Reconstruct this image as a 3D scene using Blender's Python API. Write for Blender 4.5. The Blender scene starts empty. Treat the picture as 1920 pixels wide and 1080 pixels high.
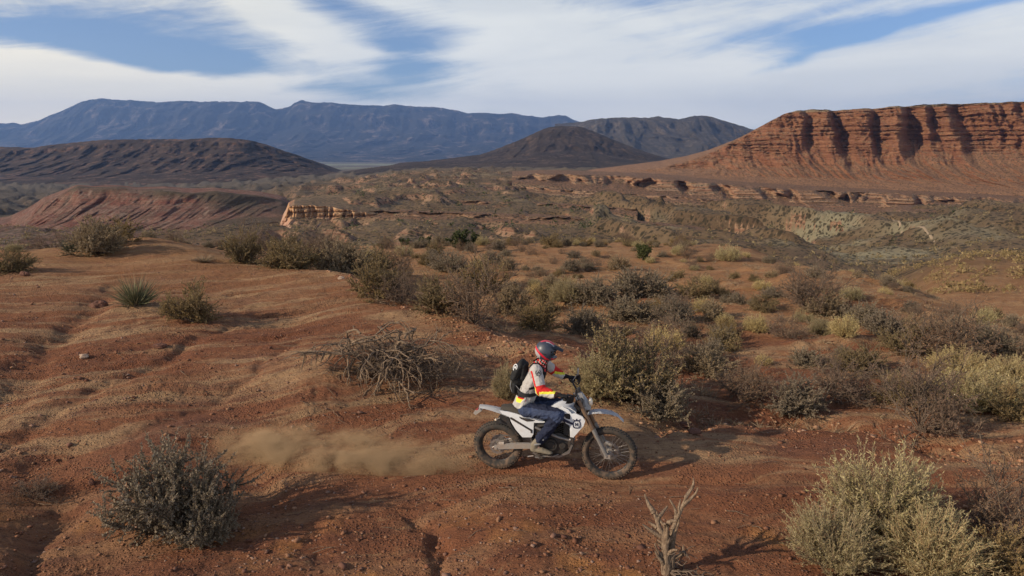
import bpy, bmesh, math, random
import numpy as np
from mathutils import Vector, Matrix, Euler

random.seed(7)
RNG = np.random.default_rng(11)
SC = bpy.context.scene
COL = SC.collection
R = math.radians

# ------------------------------------------------------------------ camera
CAM_H = 4.27
PITCH = R(11.76)
FPX = 1297.0
cd = bpy.data.cameras.new('camera')
cam = bpy.data.objects.new('camera', cd)
COL.objects.link(cam)
cam.location = (0, 0, CAM_H)
cam.rotation_euler = (R(90) - PITCH, 0, 0)
cd.sensor_width = 36
cd.lens = 36 * FPX / 1920
cd.clip_start = 0.1
cd.clip_end = 60000
SC.camera = cam

# ------------------------------------------------------------------ light
SUN_EL, SUN_AZ = R(25), R(-22)      # azimuth: angle from -X (left), negative = behind the camera
sdir = Vector((-math.cos(SUN_EL) * math.cos(SUN_AZ), math.cos(SUN_EL) * math.sin(SUN_AZ), math.sin(SUN_EL)))
sl = bpy.data.lights.new('sun', 'SUN')
sl.energy = 4.8
sl.angle = R(0.8)
sl.color = (1.0, 0.85, 0.64)
so = bpy.data.objects.new('sun', sl)
COL.objects.link(so)
so.rotation_euler = sdir.to_track_quat('Z', 'Y').to_euler()

SC.view_settings.view_transform = 'Standard'
SC.view_settings.look = 'None'
SC.view_settings.gamma = 1.0
SC.view_settings.exposure = 0.10
SC.view_settings.use_curve_mapping = False
SC.cycles.max_bounces = 6
SC.cycles.diffuse_bounces = 2
SC.cycles.glossy_bounces = 2
SC.cycles.volume_bounces = 0
SC.cycles.transparent_max_bounces = 6
SC.cycles.use_denoising = True


def ray(px, py):
    """world direction of a photograph pixel, scaled so that y = 1: returns x/y, z/y"""
    D = py - 540.0
    ry = FPX * math.cos(PITCH) - D * math.sin(PITCH)
    rz = -(FPX * math.sin(PITCH) + D * math.cos(PITCH))
    return (px - 960.0) / ry, rz / ry


def at(px, py, Y):
    a, b = ray(px, py)
    return a * Y, Y, CAM_H + b * Y


# ------------------------------------------------------------------ node helpers
class NT:
    def __init__(self, tree):
        self.t = tree
        self.n = tree.nodes
        self.l = tree.links

    def new(self, typ, **kw):
        nd = self.n.new(typ)
        for k, v in kw.items():
            setattr(nd, k, v)
        return nd

    def put(self, sock, v):
        if v is None:
            return
        if hasattr(v, 'is_output') or isinstance(v, bpy.types.NodeSocket):
            self.l.new(v, sock)
        elif isinstance(v, (tuple, list)):
            if len(v) == 3 and sock.type == 'RGBA':
                v = (*v, 1)
            sock.default_value = v
        else:
            if sock.type in ('VECTOR', 'RGBA') and not isinstance(v, (tuple, list)):
                v = (v, v, v) if sock.type == 'VECTOR' else (v, v, v, 1)
            sock.default_value = v

    def m(self, op, a, b=None, c=None, clamp=False):
        nd = self.new('ShaderNodeMath', operation=op, use_clamp=clamp)
        self.put(nd.inputs[0], a)
        if b is not None: self.put(nd.inputs[1], b)
        if c is not None: self.put(nd.inputs[2], c)
        return nd.outputs[0]

    def vm(self, op, a, b=None):
        nd = self.new('ShaderNodeVectorMath', operation=op)
        self.put(nd.inputs[0], a)
        if b is not None: self.put(nd.inputs[1], b)
        return nd.outputs[0]

    def mix(self, f, a, b, blend='MIX'):
        nd = self.new('ShaderNodeMix', data_type='RGBA', blend_type=blend)
        self.put(nd.inputs[0], f)
        self.put(nd.inputs[6], a)
        self.put(nd.inputs[7], b)
        return nd.outputs[2]

    def noise(self, vec, scale, detail=5, rough=0.55, dist=0.0, color=False):
        nd = self.new('ShaderNodeTexNoise')
        self.put(nd.inputs['Vector'], vec)
        nd.inputs['Scale'].default_value = scale
        nd.inputs['Detail'].default_value = detail
        nd.inputs['Roughness'].default_value = rough
        nd.inputs['Distortion'].default_value = dist
        return nd.outputs['Color' if color else 'Fac']

    def voro(self, vec, scale, rand=1.0, out='Distance', feature='F1'):
        nd = self.new('ShaderNodeTexVoronoi', feature=feature)
        self.put(nd.inputs['Vector'], vec)
        nd.inputs['Scale'].default_value = scale
        nd.inputs['Randomness'].default_value = rand
        return nd.outputs[out]

    def ramp(self, f, stops, interp='LINEAR'):
        nd = self.new('ShaderNodeValToRGB')
        cr = nd.color_ramp
        cr.interpolation = interp
        while len(cr.elements) < len(stops):
            cr.elements.new(0.5)
        for e, (p, c) in zip(cr.elements, stops):
            e.position = p
            e.color = (*c, 1) if isinstance(c, (tuple, list)) else (c, c, c, 1)
        self.put(nd.inputs[0], f)
        return nd.outputs[0]

    def mr(self, v, a, b, c=0.0, d=1.0, smooth=True):
        nd = self.new('ShaderNodeMapRange')
        if smooth: nd.interpolation_type = 'SMOOTHSTEP'
        for i, q in enumerate((v, a, b, c, d)):
            self.put(nd.inputs[i], q)
        return nd.outputs[0]

    def scalev(self, vec, s):
        return self.vm('MULTIPLY', vec, s)

    def sep(self, v):
        nd = self.new('ShaderNodeSeparateXYZ')
        self.put(nd.inputs[0], v)
        return nd.outputs

    def comb(self, x, y, z):
        nd = self.new('ShaderNodeCombineXYZ')
        self.put(nd.inputs[0], x); self.put(nd.inputs[1], y); self.put(nd.inputs[2], z)
        return nd.outputs[0]


def material(name, fn, rough=0.9, spec=0.2):
    """fn(nt, pos) -> colour or dict(color, rough, height, dist, metal, trans)"""
    m = bpy.data.materials.new(name)
    m.use_nodes = True
    t = NT(m.node_tree)
    t.n.clear()
    out = t.new('ShaderNodeOutputMaterial')
    b = t.new('ShaderNodeBsdfPrincipled')
    g = t.new('ShaderNodeNewGeometry')
    r = fn(t, g.outputs['Position'])
    if not isinstance(r, dict):
        r = dict(color=r)
    t.put(b.inputs['Base Color'], r['color'])
    t.put(b.inputs['Roughness'], r.get('rough', rough))
    t.put(b.inputs['Metallic'], r.get('metal', 0.0))
    t.put(b.inputs['Specular IOR Level'], r.get('spec', spec))
    if 'coat' in r: t.put(b.inputs['Coat Weight'], r['coat'])
    if 'height' in r:
        bp = t.new('ShaderNodeBump')
        bp.inputs['Strength'].default_value = r.get('strength', 1.0)
        bp.inputs['Distance'].default_value = r.get('dist', 0.02)
        t.put(bp.inputs['Height'], r['height'])
        t.put(b.inputs['Normal'], bp.outputs[0])
    surf = b.outputs[0]
    if r.get('trans'):
        tr = t.new('ShaderNodeBsdfTranslucent')
        t.put(tr.inputs[0], r['color'])
        mx = t.new('ShaderNodeMixShader')
        mx.inputs[0].default_value = r['trans']
        t.l.new(surf, mx.inputs[1]); t.l.new(tr.outputs[0], mx.inputs[2])
        surf = mx.outputs[0]
    t.l.new(surf, out.inputs[0])
    return m


# ------------------------------------------------------------------ sky (world)
W = bpy.data.worlds.new('World')
SC.world = W
W.use_nodes = True
t = NT(W.node_tree)
t.n.clear()
wo = t.new('ShaderNodeOutputWorld')
bg = t.new('ShaderNodeBackground')
t.l.new(bg.outputs[0], wo.inputs[0])
sky = t.new('ShaderNodeTexSky', sky_type='NISHITA')
sky.sun_disc = False
sky.sun_elevation = SUN_EL
# sun_rotation 0 = +Y, turning towards +X
sky.sun_rotation = math.atan2(sdir.x, sdir.y)
sky.altitude = 1500
sky.air_density = 1.0
sky.dust_density = 1.2
sky.ozone_density = 2.0
SKY_STR = 0.085
tc = t.new('ShaderNodeTexCoord')
d = tc.outputs['Generated']
dx, dy, dz = t.sep(d)
az = t.m('ARCTAN2', dx, dy)
el = t.m('ARCSINE', dz)
# sheets of cirrus: domain-warped streak noise on the dome
base = t.comb(az, t.m('MULTIPLY', el, 3.0), 0.0)
warp = t.noise(base, 2.3, 4, 0.5, color=True)
wv = t.vm('SUBTRACT', warp, (0.5, 0.5, 0.5))
wx, wy, wz = t.sep(wv)
U = t.m('ADD', az, t.m('MULTIPLY', wx, 0.22))
V = t.m('ADD', el, t.m('MULTIPLY', wy, 0.075))


def skyang(px, py):
    a, b = ray(px, py)
    v = Vector((a, 1, b)).normalized()
    return math.atan2(v.x, v.y), math.asin(v.z)


def blob(px, py, w, h, rot, amp):
    """soft elliptical patch of thicker (amp > 0) or thinner cirrus, sizes in degrees"""
    a0, e0 = skyang(px, py)
    du = t.m('SUBTRACT', U, a0)
    dv = t.m('SUBTRACT', V, e0)
    c, s = math.cos(R(rot)), math.sin(R(rot))
    p = t.m('ADD', t.m('MULTIPLY', du, c / R(w)), t.m('MULTIPLY', dv, s / R(w)))
    q = t.m('ADD', t.m('MULTIPLY', du, -s / R(h)), t.m('MULTIPLY', dv, c / R(h)))
    r2 = t.m('ADD', t.m('MULTIPLY', p, p), t.m('MULTIPLY', q, q))
    return t.m('MULTIPLY', t.m('EXPONENT', t.m('MULTIPLY', r2, -1.0)), amp)


tot = t.m('ADD', 0.63, 0.0)
for args in [
    (100, 150, 16, 2.0, -4, 1.15), (420, 160, 9, 0.9, -1, 0.9), (60, 110, 5, 1.2, 0, 0.5),
    (190, 62, 13, 1.5, 0, -0.62), (330, 108, 7, 0.75, -6, -0.95), (410, 118, 6, 0.8, -4, -0.65),
    (520, 40, 9, 1.4, -28, 0.65), (640, 8, 5, 1.6, -30, -0.70), (735, 125, 4.5, 1.9, 20, -0.72), (690, 175, 6, 0.7, 0, -0.4),
    (720, 108, 5, 0.3, 6, 0.55), (560, 175, 6, 0.5, 0, -0.3),
    (1000, 90, 13, 4.5, -20, 0.55), (1500, 150, 18, 2.6, 8, 0.5),
    (1330, 78, 8, 0.7, 9, -0.28), (1570, 66, 6, 0.75, 3, -0.85), (1480, 115, 7, 0.28, 12, -0.5),
    (1830, 22, 10, 0.45, 10, -0.65), (1180, 5, 8, 0.7, 0, -0.2), (1800, 120, 10, 1.4, 8, 0.3),
]:
    tot = t.m('ADD', tot, blob(*args))
# slanted streaks and fine breakup
sv = t.comb(t.m('ADD', t.m('MULTIPLY', az, 1.0), t.m('MULTIPLY', el, -1.2)), t.m('ADD', t.m('MULTIPLY', el, 7.0), t.m('MULTIPLY', az, -0.9)), 0.3)
s1 = t.noise(sv, 4.0, 8, 0.64, 0.5)
s2 = t.noise(t.comb(az, t.m('MULTIPLY', el, 3.5), 2.0), 9.0, 8, 0.66, 0.8)
tot = t.m('ADD', tot, t.m('MULTIPLY', t.m('SUBTRACT', s1, 0.5), 1.7))
tot = t.m('ADD', tot, t.m('MULTIPLY', t.m('SUBTRACT', s2, 0.5), 0.9))
tot = t.m('SUBTRACT', tot, t.mr(el, 0.24, 0.85, 0.0, 0.50))      # wider gaps overhead, out of view, added to cut ambient and deepen shadows
cov = t.mr(tot, -0.05, 1.0, 0.08, 0.98)
# cloud brightness: soft modelling, warmer towards the sun side
cb = t.noise(t.comb(az, t.m('MULTIPLY', el, 5.0), 5.0), 3.2, 5, 0.55, 0.4)
sund = t.new('ShaderNodeVectorMath', operation='DOT_PRODUCT')
t.put(sund.inputs[0], d)
sund.inputs[1].default_value = (-0.85, 0.5, 0.12)
warm = t.mr(sund.outputs['Value'], 0.6, 1.0, 0, 1)
ccol = t.mix(warm, (0.70, 0.725, 0.75), (0.90, 0.84, 0.70))
ccol = t.mix(t.mr(cb, 0.3, 0.7), t.vm('MULTIPLY', ccol, (0.86, 0.88, 0.92)), ccol)
ccol = t.vm('MULTIPLY', ccol, t.ramp(t.m('MULTIPLY', el, 5.0, clamp=True), [(0.0, (1.90, 1.74, 1.50)), (0.35, (1.46, 1.40, 1.27)), (1.0, (1.16, 1.15, 1.08))]))
skyc = t.vm('MULTIPLY', sky.outputs[0], (SKY_STR * 0.80, SKY_STR * 0.98, SKY_STR * 1.25))
fin = t.mix(cov, skyc, ccol)
t.l.new(fin, bg.inputs[0])
bg.inputs[1].default_value = 1.0
W.cycles.sampling_method = 'MANUAL'
W.cycles.sample_map_resolution = 512

# ------------------------------------------------------------------ numpy noise
_perm = np.random.default_rng(5).permutation(256).astype(np.int32)
_perm = np.concatenate([_perm, _perm])
_g = np.random.default_rng(6).uniform(0, 2 * np.pi, 256)
_gx, _gy = np.cos(_g), np.sin(_g)


def perlin(x, y):
    xi = np.floor(x).astype(np.int64); yi = np.floor(y).astype(np.int64)
    xf = x - xi; yf = y - yi
    xi &= 255; yi &= 255
    u = xf * xf * xf * (xf * (xf * 6 - 15) + 10)
    v = yf * yf * yf * (yf * (yf * 6 - 15) + 10)

    def gr(ix, iy, fx, fy):
        h = _perm[(_perm[ix & 255] + iy) & 255]
        return _gx[h] * fx + _gy[h] * fy
    n00 = gr(xi, yi, xf, yf); n10 = gr(xi + 1, yi, xf - 1, yf)
    n01 = gr(xi, yi + 1, xf, yf - 1); n11 = gr(xi + 1, yi + 1, xf - 1, yf - 1)
    a = n00 + u * (n10 - n00); b = n01 + u * (n11 - n01)
    return (a + v * (b - a)) * 1.5


def fbm(x, y, oct=5, gain=0.5, lac=2.03):
    s = 0; a = 1.0; n = 0
    for k in range(oct):
        s = s + a * perlin(x + 17.3 * k, y - 9.1 * k); n += a
        a *= gain; x = x * lac; y = y * lac
    return s / n


def ridged(x, y, oct=5, gain=0.5, lac=2.07):
    s = 0; a = 1.0; n = 0
    for k in range(oct):
        s = s + a * (1 - np.abs(perlin(x + 31.7 * k, y + 5.3 * k)) * 2); n += a
        a *= gain; x = x * lac; y = y * lac
    return s / n


def sstep(a, b, x):
    q = np.clip((x - a) / (b - a), 0, 1)
    return q * q * (3 - 2 * q)


# ------------------------------------------------------------------ mesh helpers
def mesh_np(name, V, F, mat=None, smooth=True):
    """V (n,3), F list of (m,k) arrays or one array"""
    me = bpy.data.meshes.new(name)
    V = np.asarray(V, np.float32)
    if not isinstance(F, list): F = [F]
    F = [np.asarray(f, np.int32) for f in F if len(f)]
    me.vertices.add(len(V)); me.vertices.foreach_set('co', V.ravel())
    nl = sum(f.size for f in F); nf = sum(len(f) for f in F)
    me.loops.add(nl); me.loops.foreach_set('vertex_index', np.concatenate([f.ravel() for f in F]))
    me.polygons.add(nf)
    tot = np.concatenate([np.full(len(f), f.shape[1], np.int32) for f in F])
    st = np.concatenate([[0], np.cumsum(tot)[:-1]]).astype(np.int32)
    me.polygons.foreach_set('loop_start', st)
    me.polygons.foreach_set('loop_total', tot)
    me.update(calc_edges=True)
    if smooth: me.polygons.foreach_set('use_smooth', np.ones(nf, bool))
    if mat:
        for q in (mat if isinstance(mat, (list, tuple)) else [mat]): me.materials.append(q)
    return me


def grid_faces(nr, nc):
    i = np.arange(nr - 1)[:, None] * nc + np.arange(nc - 1)[None, :]
    i = i.ravel()
    return np.stack([i, i + 1, i + nc + 1, i + nc], 1)


def link(name, me, parent=None, loc=None):
    o = bpy.data.objects.new(name, me)
    COL.objects.link(o)
    if parent: o.parent = parent
    if loc is not None: o.location = loc
    return o


def tag(o, label=None, cat=None, group=None, kind=None):
    if label: o['label'] = label
    if cat: o['category'] = cat
    if group: o['group'] = group
    if kind: o['kind'] = kind
    return o


# ------------------------------------------------------------------ lie of the land
# control points: photograph column, distance ahead (m), then photograph row ('p') or height ('z')
CT = []
def cp(px, Y, py): CT.append(at(px, py, Y))
def cz(px, Y, z):
    a, _ = ray(px, 270); CT.append((a * Y, Y, z))

for px in (-500, 200, 960, 1700, 2400):
    CT.append((ray(px, 1300)[0] * 3.2, 3.2, 0.0)); CT.append((ray(px, 1300)[0] * 4.6, 4.6, 0.05))
for a in [(0, 1080, 6.0), (300, 1080, 6.2), (600, 1080, 6.3), (900, 1080, 6.25), (1300, 1080, 6.2), (1640, 1060, 6.4), (1900, 1080, 6.2), (2200, 1080, 6.2), (-300, 1080, 5.9),
          (100, 950, 7.6), (330, 1000, 7.05), (560, 960, 7.45), (960, 980, 7.15), (1300, 970, 7.35), (1600, 960, 7.5), (1900, 960, 7.6),
          (935, 878, 8.606), (1144, 898, 8.285), (1050, 888, 8.45), (700, 876, 8.65), (460, 884, 8.55), (820, 876, 8.64), (1400, 872, 8.6), (1600, 850, 8.95), (1900, 850, 9.1), (2200, 850, 9),
          (-300, 860, 8.2), (0, 860, 8.35), (200, 840, 8.7), (350, 830, 8.95),
          (-300, 700, 10.6), (0, 720, 10.4), (200, 760, 9.8), (400, 640, 13), (200, 650, 12.5), (600, 700, 11.0), (600, 800, 9.5), (760, 750, 10.4), (740, 690, 12),
          (-300, 580, 14.5), (0, 600, 14), (250, 565, 15.8), (400, 560, 16.5), (560, 570, 16.3), (560, 610, 14.5), (0, 510, 18.8), (400, 515, 19.3), (600, 508, 20.0), (200, 490, 21.5), (280, 447, 27), (130, 470, 23.5), (380, 478, 23),
          (740, 640, 13.2), (850, 602, 14.8), (760, 562, 17.0), (680, 530, 18.8), (1000, 652, 13.0), (1100, 690, 11.8), (1230, 780, 10.0), (950, 700, 11.6), (850, 700, 11.5),
          (1180, 715, 12.3), (1400, 700, 13.0), (1400, 770, 11.0), (1300, 830, 9.3), (1600, 770, 11.1), (1800, 780, 10.8), (1800, 700, 13.2), (2200, 700, 13.2), (1500, 640, 15.8), (1400, 600, 18.2), (1800, 600, 18.6), (1200, 600, 18.6), (1000, 550, 23.5), (1300, 500, 32), (1000, 500, 31), (1150, 545, 23.5),
          (1300, 462, 47), (900, 462, 45), (1100, 458, 50), (1500, 505, 34), (1700, 545, 27.5), (1900, 600, 22), (2200, 640, 19), (1450, 485, 41), (1600, 522, 31), (1400, 470, 47)]:
    cp(a[0], a[2], a[1])
# hidden ground behind the crest
for a in [(560, 25, -0.3), (700, 23, -0.35), (850, 18.5, -0.3), (960, 16, -0.2), (450, 28, -0.4), (650, 30, -1.1), (800, 30, -1.2), (300, 34, -0.6), (100, 30, -0.3), (-200, 28, 0.0), (-500, 28, 0),
          (600, 42, -2.2), (300, 45, -2.4), (0, 42, -2.6), (-300, 42, -2.6),
          (-300, 62, -6), (0, 62, -7), (300, 62, -6.5), (600, 62, -5.6), (900, 66, -6.6), (1200, 68, -7.2), (1400, 62, -7.5), (1600, 46, -7.0), (1800, 36, -5.5), (2000, 32, -5.0), (2300, 34, -5),
          (-300, 90, -18), (0, 90, -19), (300, 90, -19), (600, 90, -18), (900, 95, -19), (1200, 95, -19), (1500, 80, -19), (1680, 65, -14),
          (0, 150, -33), (400, 150, -34), (800, 150, -33), (1200, 150, -33), (1500, 130, -32), (2300, 130, -20)]:
    cz(*a)
# right-hand sandy knoll
for a in [(1760, 75, 502), (1800, 100, 493), (1900, 100, 488), (2100, 100, 486), (1850, 62, 540), (1920, 55, 560), (1760, 60, 548), (2200, 60, 540), (1680, 100, 510)]: cp(*a)
for a in [(1800, 170, -31), (2000, 170, -30), (1650, 150, -29)]: cz(*a)
# middle distance
MID = {
    250: [(-200, 455), (0, 440), (200, 440), (400, 442), (600, 456), (800, 458), (1000, 458), (1200, 455), (1400, 480), (1600, 487), (1800, 480), (2000, 478)],
    300: [(-200, 462), (0, 460), (250, 456), (400, 450), (600, 444), (800, 434), (1000, 440), (1200, 440), (1400, 455), (1600, 462), (1800, 448), (2000, 440)],
    350: [(0, 458), (130, 452), (250, 450), (400, 446), (540, 436), (620, 426), (700, 420), (1600, 440), (1500, 452), (1700, 452)],
    420: [(-200, 462), (0, 455), (130, 448), (250, 446), (400, 440), (500, 432), (600, 392), (660, 372), (800, 388), (1000, 398), (1200, 405), (1400, 415), (1600, 421), (1550, 428), (1700, 428), (1800, 418), (2000, 415)],
    480: [(1600, 431), (1500, 412), (1700, 412)],
    550: [(1000, 372), (1200, 384), (1400, 396), (1600, 408), (1800, 410), (2000, 412)],
    650: [(640, 362), (800, 354), (960, 358), (1100, 372), (1200, 382), (1400, 396), (1600, 407), (1800, 411), (2000, 415)],
    800: [(640, 352), (800, 342), (1000, 343), (1200, 358), (1400, 370), (1600, 380), (1800, 384), (2000, 388)],
    1300: [(640, 338), (800, 323), (1000, 322), (1200, 326), (1400, 330), (1800, 335), (2100, 335)],
    2500: [(-200, 345), (200, 345), (600, 326), (800, 316), (1000, 318), (1400, 318), (2000, 318)],
}
for Y, row in MID.items():
    for px, py in row: cp(px, Y, py)
for a in [(0, 560, -58), (200, 560, -58), (400, 560, -54), (0, 700, -66), (200, 700, -66), (400, 700, -62), (520, 700, -50), (-300, 700, -66), (0, 1500, -86), (400, 1500, -84), (-300, 1500, -88), (540, 1500, -75),
          (-300, 6000, -183), (300, 6000, -183), (800, 6000, -183), (1300, 6000, -183), (2200, 6000, -183),
          (-300, 12000, -255), (600, 12000, -255), (1300, 12000, -255), (2200, 12000, -255), (600, 26000, -260), (-300, 26000, -260), (2200, 26000, -260)]:
    cz(*a)
CT = np.array(CT, float)


def _wt(Y): return 1 + Y / 40.0
def _uv(az, Y): return az * 2.2, np.log(Y) * 1.25


_cu, _cv = _uv(CT[:, 0] / CT[:, 1], CT[:, 1])
_cw = CT[:, 2] / _wt(CT[:, 1])
def _k(r2): return 0.5 * r2 * np.log(r2 + 1e-9)
_n = len(CT)
_A = np.zeros((_n + 3, _n + 3))
_A[:_n, :_n] = _k((_cu[:, None] - _cu) ** 2 + (_cv[:, None] - _cv) ** 2) + np.eye(_n) * 0.0012
_A[:_n, _n] = 1; _A[:_n, _n + 1] = _cu; _A[:_n, _n + 2] = _cv
_A[_n:, :_n] = _A[:_n, _n:].T
_C = np.linalg.solve(_A, np.concatenate([_cw, [0, 0, 0]]))


def land(az, Y):
    u, v = _uv(az, Y)
    out = np.empty(u.shape)
    uf, vf, of = u.ravel(), v.ravel(), np.empty(u.size)
    for i in range(0, len(uf), 20000):
        a, b = uf[i:i + 20000], vf[i:i + 20000]
        of[i:i + 20000] = _k((a[:, None] - _cu) ** 2 + (b[:, None] - _cv) ** 2) @ _C[:_n] + _C[_n] + _C[_n + 1] * a + _C[_n + 2] * b
    return of.reshape(u.shape) * _wt(Y)


def seg_dist(x, y, pts):
    """distance to a plan polyline"""
    best = np.full(np.shape(x), 1e9)
    for (x0, y0), (x1, y1) in zip(pts[:-1], pts[1:]):
        dx, dy = x1 - x0, y1 - y0
        q = np.clip(((x - x0) * dx + (y - y0) * dy) / (dx * dx + dy * dy), 0, 1)
        best = np.minimum(best, np.hypot(x - x0 - q * dx, y - y0 - q * dy))
    return best


def plan(pts):
    """photograph pixels with a distance -> plan points"""
    return [at(px, py, Y)[:2] for px, py, Y in pts]


GULLY = plan([(735, 900, 8.2), (760, 945, 7.65), (800, 985, 7.15), (812, 1015, 6.85), (805, 1050, 6.5), (835, 1100, 6.1), (850, 1200, 5.4)])
TRAIL = plan([(-300, 1010, 6.7), (0, 940, 7.5), (250, 890, 8.2), (500, 872, 8.6), (935, 876, 8.62), (1144, 896, 8.31), (1400, 905, 8.2), (1700, 900, 8.3), (2200, 890, 8.4)])
EDGE = plan([(640, 522, 19.3), (760, 562, 17), (850, 602, 14.8), (960, 640, 13.2), (1080, 668, 12.4)])
WASH = plan([(1230, 800, 9.7), (1330, 770, 10.6), (1500, 790, 10.6), (1640, 820, 10.2), (1760, 850, 9.4), (1900, 870, 9.2), (2200, 870, 9.2)])
RILLS = [(plan(a), w, d) for a, w, d in [([(215, 545, 17.2), (150, 600, 14.2), (70, 680, 11.6), (-20, 790, 9.4), (-80, 860, 8.4)], 0.36, 0.12), ([(420, 610, 14.3), (300, 690, 11.6), (150, 760, 10.0), (0, 850, 8.6)], 0.16, 0.07),
         ([(560, 640, 13), (420, 740, 10.3), (240, 830, 9.0), (60, 880, 8.3)], 0.13, 0.05), ([(1000, 660, 12.9), (880, 690, 11.8), (760, 740, 10.6), (600, 760, 10.2)], 0.14, 0.06), ([(470, 890, 8.4), (560, 960, 7.4), (600, 1040, 6.6)], 0.18, 0.05), ([(120, 960, 7.5), (60, 1010, 6.9), (40, 1080, 6.2)], 0.14, 0.09)]]
MND = at(725, 690, 11.9)[:2]
ROAD = [at(px, py, Y)[:2] for px, py, Y in [(1450, 384, 620), (1590, 420, 425), (1640, 437, 385), (1690, 462, 335), (1730, 482, 305), (1765, 497, 285)]]


def height(x, Y, detail=True):
    az = x / Y
    z = land(az, Y)
    far = sstep(60, 260, Y)
    near = 1 - sstep(45, 90, Y)
    # --- near ground: swells, water-worn streaks along the ridge, small crumbs
    sY = Y - 0.22 * (x + 1 - np.sqrt((x + 1) ** 2 + 4))      # water-worn lines swing uphill on the left
    n = 0.10 * fbm(x * 0.45, sY * 0.6, 3) + 0.07 * fbm(x * 0.30 + 3, sY * 1.9, 5, 0.6) * (1 - 0.3 * sstep(15, 40, Y))
    n = n - 0.07 * sstep(0.62, 0.95, ridged(x * 0.22 + 7, sY * 0.85, 3, 0.5)) * sstep(7, 9, Y)
    n = n + 0.030 * fbm(x * 1.1 + 9, sY * 4.2, 5, 0.6) + 0.026 * fbm(x * 4, Y * 5, 4, 0.65)
    n = n * (0.5 + 0.5 * sstep(-0.8, 0.6, fbm(x * 0.22, Y * 0.22 + 4, 2)))
    tr = seg_dist(x, Y, TRAIL)
    flat = 1 - sstep(0.25, 0.9, tr)
    n = n * (1 - 0.75 * flat)
    z = z + n * (near + (1 - near) * 2.0)
    if detail:
        # trail: two worn grooves
        z = z - 0.05 * (1 - sstep(0.0, 0.35, tr))
        z = z - 0.085 * np.exp(-(seg_dist(x + 0.30 * fbm(x * 1.7, Y * 1.7, 4), Y, GULLY) / 0.11) ** 2) * (1 - sstep(7.0, 8.0, Y))
        for q_, (gp, wd, dp) in enumerate(RILLS):
            z = z - dp * np.exp(-(seg_dist(x + 0.3 * fbm(x * 1.1 + q_, Y * 1.1, 4), Y, gp) / wd) ** 2) * near
        z = z + 0.36 * np.exp(-(np.hypot((x - MND[0]) * 0.7, Y - MND[1]) / 0.8) ** 2) * (1 + 0.5 * fbm(x * 2.5, Y * 2.5, 3))
        z = z - 0.035 * np.exp(-(tr / 0.075) ** 2) + 0.012 * np.exp(-((tr - 0.14) / 0.05) ** 2)
        e = seg_dist(x, Y + 0.5 * fbm(x * 1.2, Y * 1.2, 3), EDGE)
        z = z + 0.12 * np.exp(-(e / 0.5) ** 2)
        w = seg_dist(x, Y + 0.35 * fbm(x * 1.5, Y * 1.5, 3), WASH)
        z = z - 0.20 * np.exp(-(w / 0.28) ** 2)
        # crumbly broken soil
        cr = sstep(0.05, 0.5, fbm(x * 0.8 + 40, Y * 0.8, 3))
        z = z + (0.034 * cr * ridged(x * 6, Y * 6, 4, 0.65) + 0.012 * fbm(x * 9, Y * 9, 3, 0.7)) * (1 - 0.8 * flat) * near
        # little drifted mounds on the bushy flat
        z = z + 0.18 * sstep(0.0, 0.6, fbm(x * 0.55 + 12, Y * 0.55, 3)) * sstep(11.5, 15, Y) * sstep(-1.5, 2.5, x - (-3)) * near
    # --- far ground: gullied badlands with ledges
    amp = far * np.clip(Y / 330.0, 0, 2.6)
    g = ridged(x / 95.0 + 3, Y / 130.0, 5, 0.52) - 0.25
    sh = sstep(480, 600, Y) * (1 - sstep(1000, 1300, Y)) * sstep(-60, 40, x)
    z = z + amp * (5.5 * g + 1.6 * fbm(x / 22.0, Y / 26.0, 4)) * (1 - 0.55 * sstep(1600, 4000, Y)) * (1 - 0.7 * sh)
    # rolling spurs under the terraces, lee sides in shade
    xs = x + 0.55 * Y + 14 * fbm(x / 60, Y / 60, 3)
    sp = ridged(xs / 80.0, (Y - 0.25 * x) / 190.0 + 2, 2, 0.35)
    z = z + 17.0 * (sp - 0.45) * sstep(215, 330, Y) * (1 - sstep(500, 600, Y)) * sstep(-10, 60, x)
    sp2 = ridged((x + 0.3 * Y) / 34.0 + 5, Y / 80.0, 3, 0.5)
    z = z + 5.0 * (sp2 - 0.4) * sstep(200, 300, Y) * (1 - sstep(800, 1000, Y))
    st = 6.5
    zz = z + 1.5 * fbm(x / 60, Y / 60, 3)
    q = zz / st
    fr = q - np.floor(q)
    terr = (np.floor(q) + sstep(0.35, 0.75, fr)) * st - zz
    rs = sstep(-500, 200, x - (Y - 350) * 0.2)
    z = z + terr * far * (0.25 + 0.5 * sstep(0.0, 0.5, ridged(x / 200, Y / 200, 2) - 0.3)) * (1 - sstep(1500, 3000, Y))
    return z


# first sheet near, second sheet carries on from its last row: one continuous ground
AZ = np.concatenate([np.linspace(-1.5, -0.82, 36)[:-1], np.linspace(-0.82, 0.82, 560), np.linspace(0.82, 1.5, 36)[1:]])
YN = np.concatenate([np.geomspace(2.4, 5.2, 50)[:-1], np.geomspace(5.2, 30, 430)[:-1], np.geomspace(30, 110, 110)])
YF = np.concatenate([np.geomspace(110, 1200, 270)[:-1], np.geomspace(1200, 20000, 60)])


def sheet(name, Ys, mat):
    A, Yg = np.meshgrid(AZ, Ys)
    X = A * Yg
    Z = height(X, Yg)
    V = np.stack([X.ravel(), Yg.ravel(), Z.ravel()], 1)
    o = link(name, mesh_np(name, V, grid_faces(len(Ys), len(AZ)), mat))
    return o, Z

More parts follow.
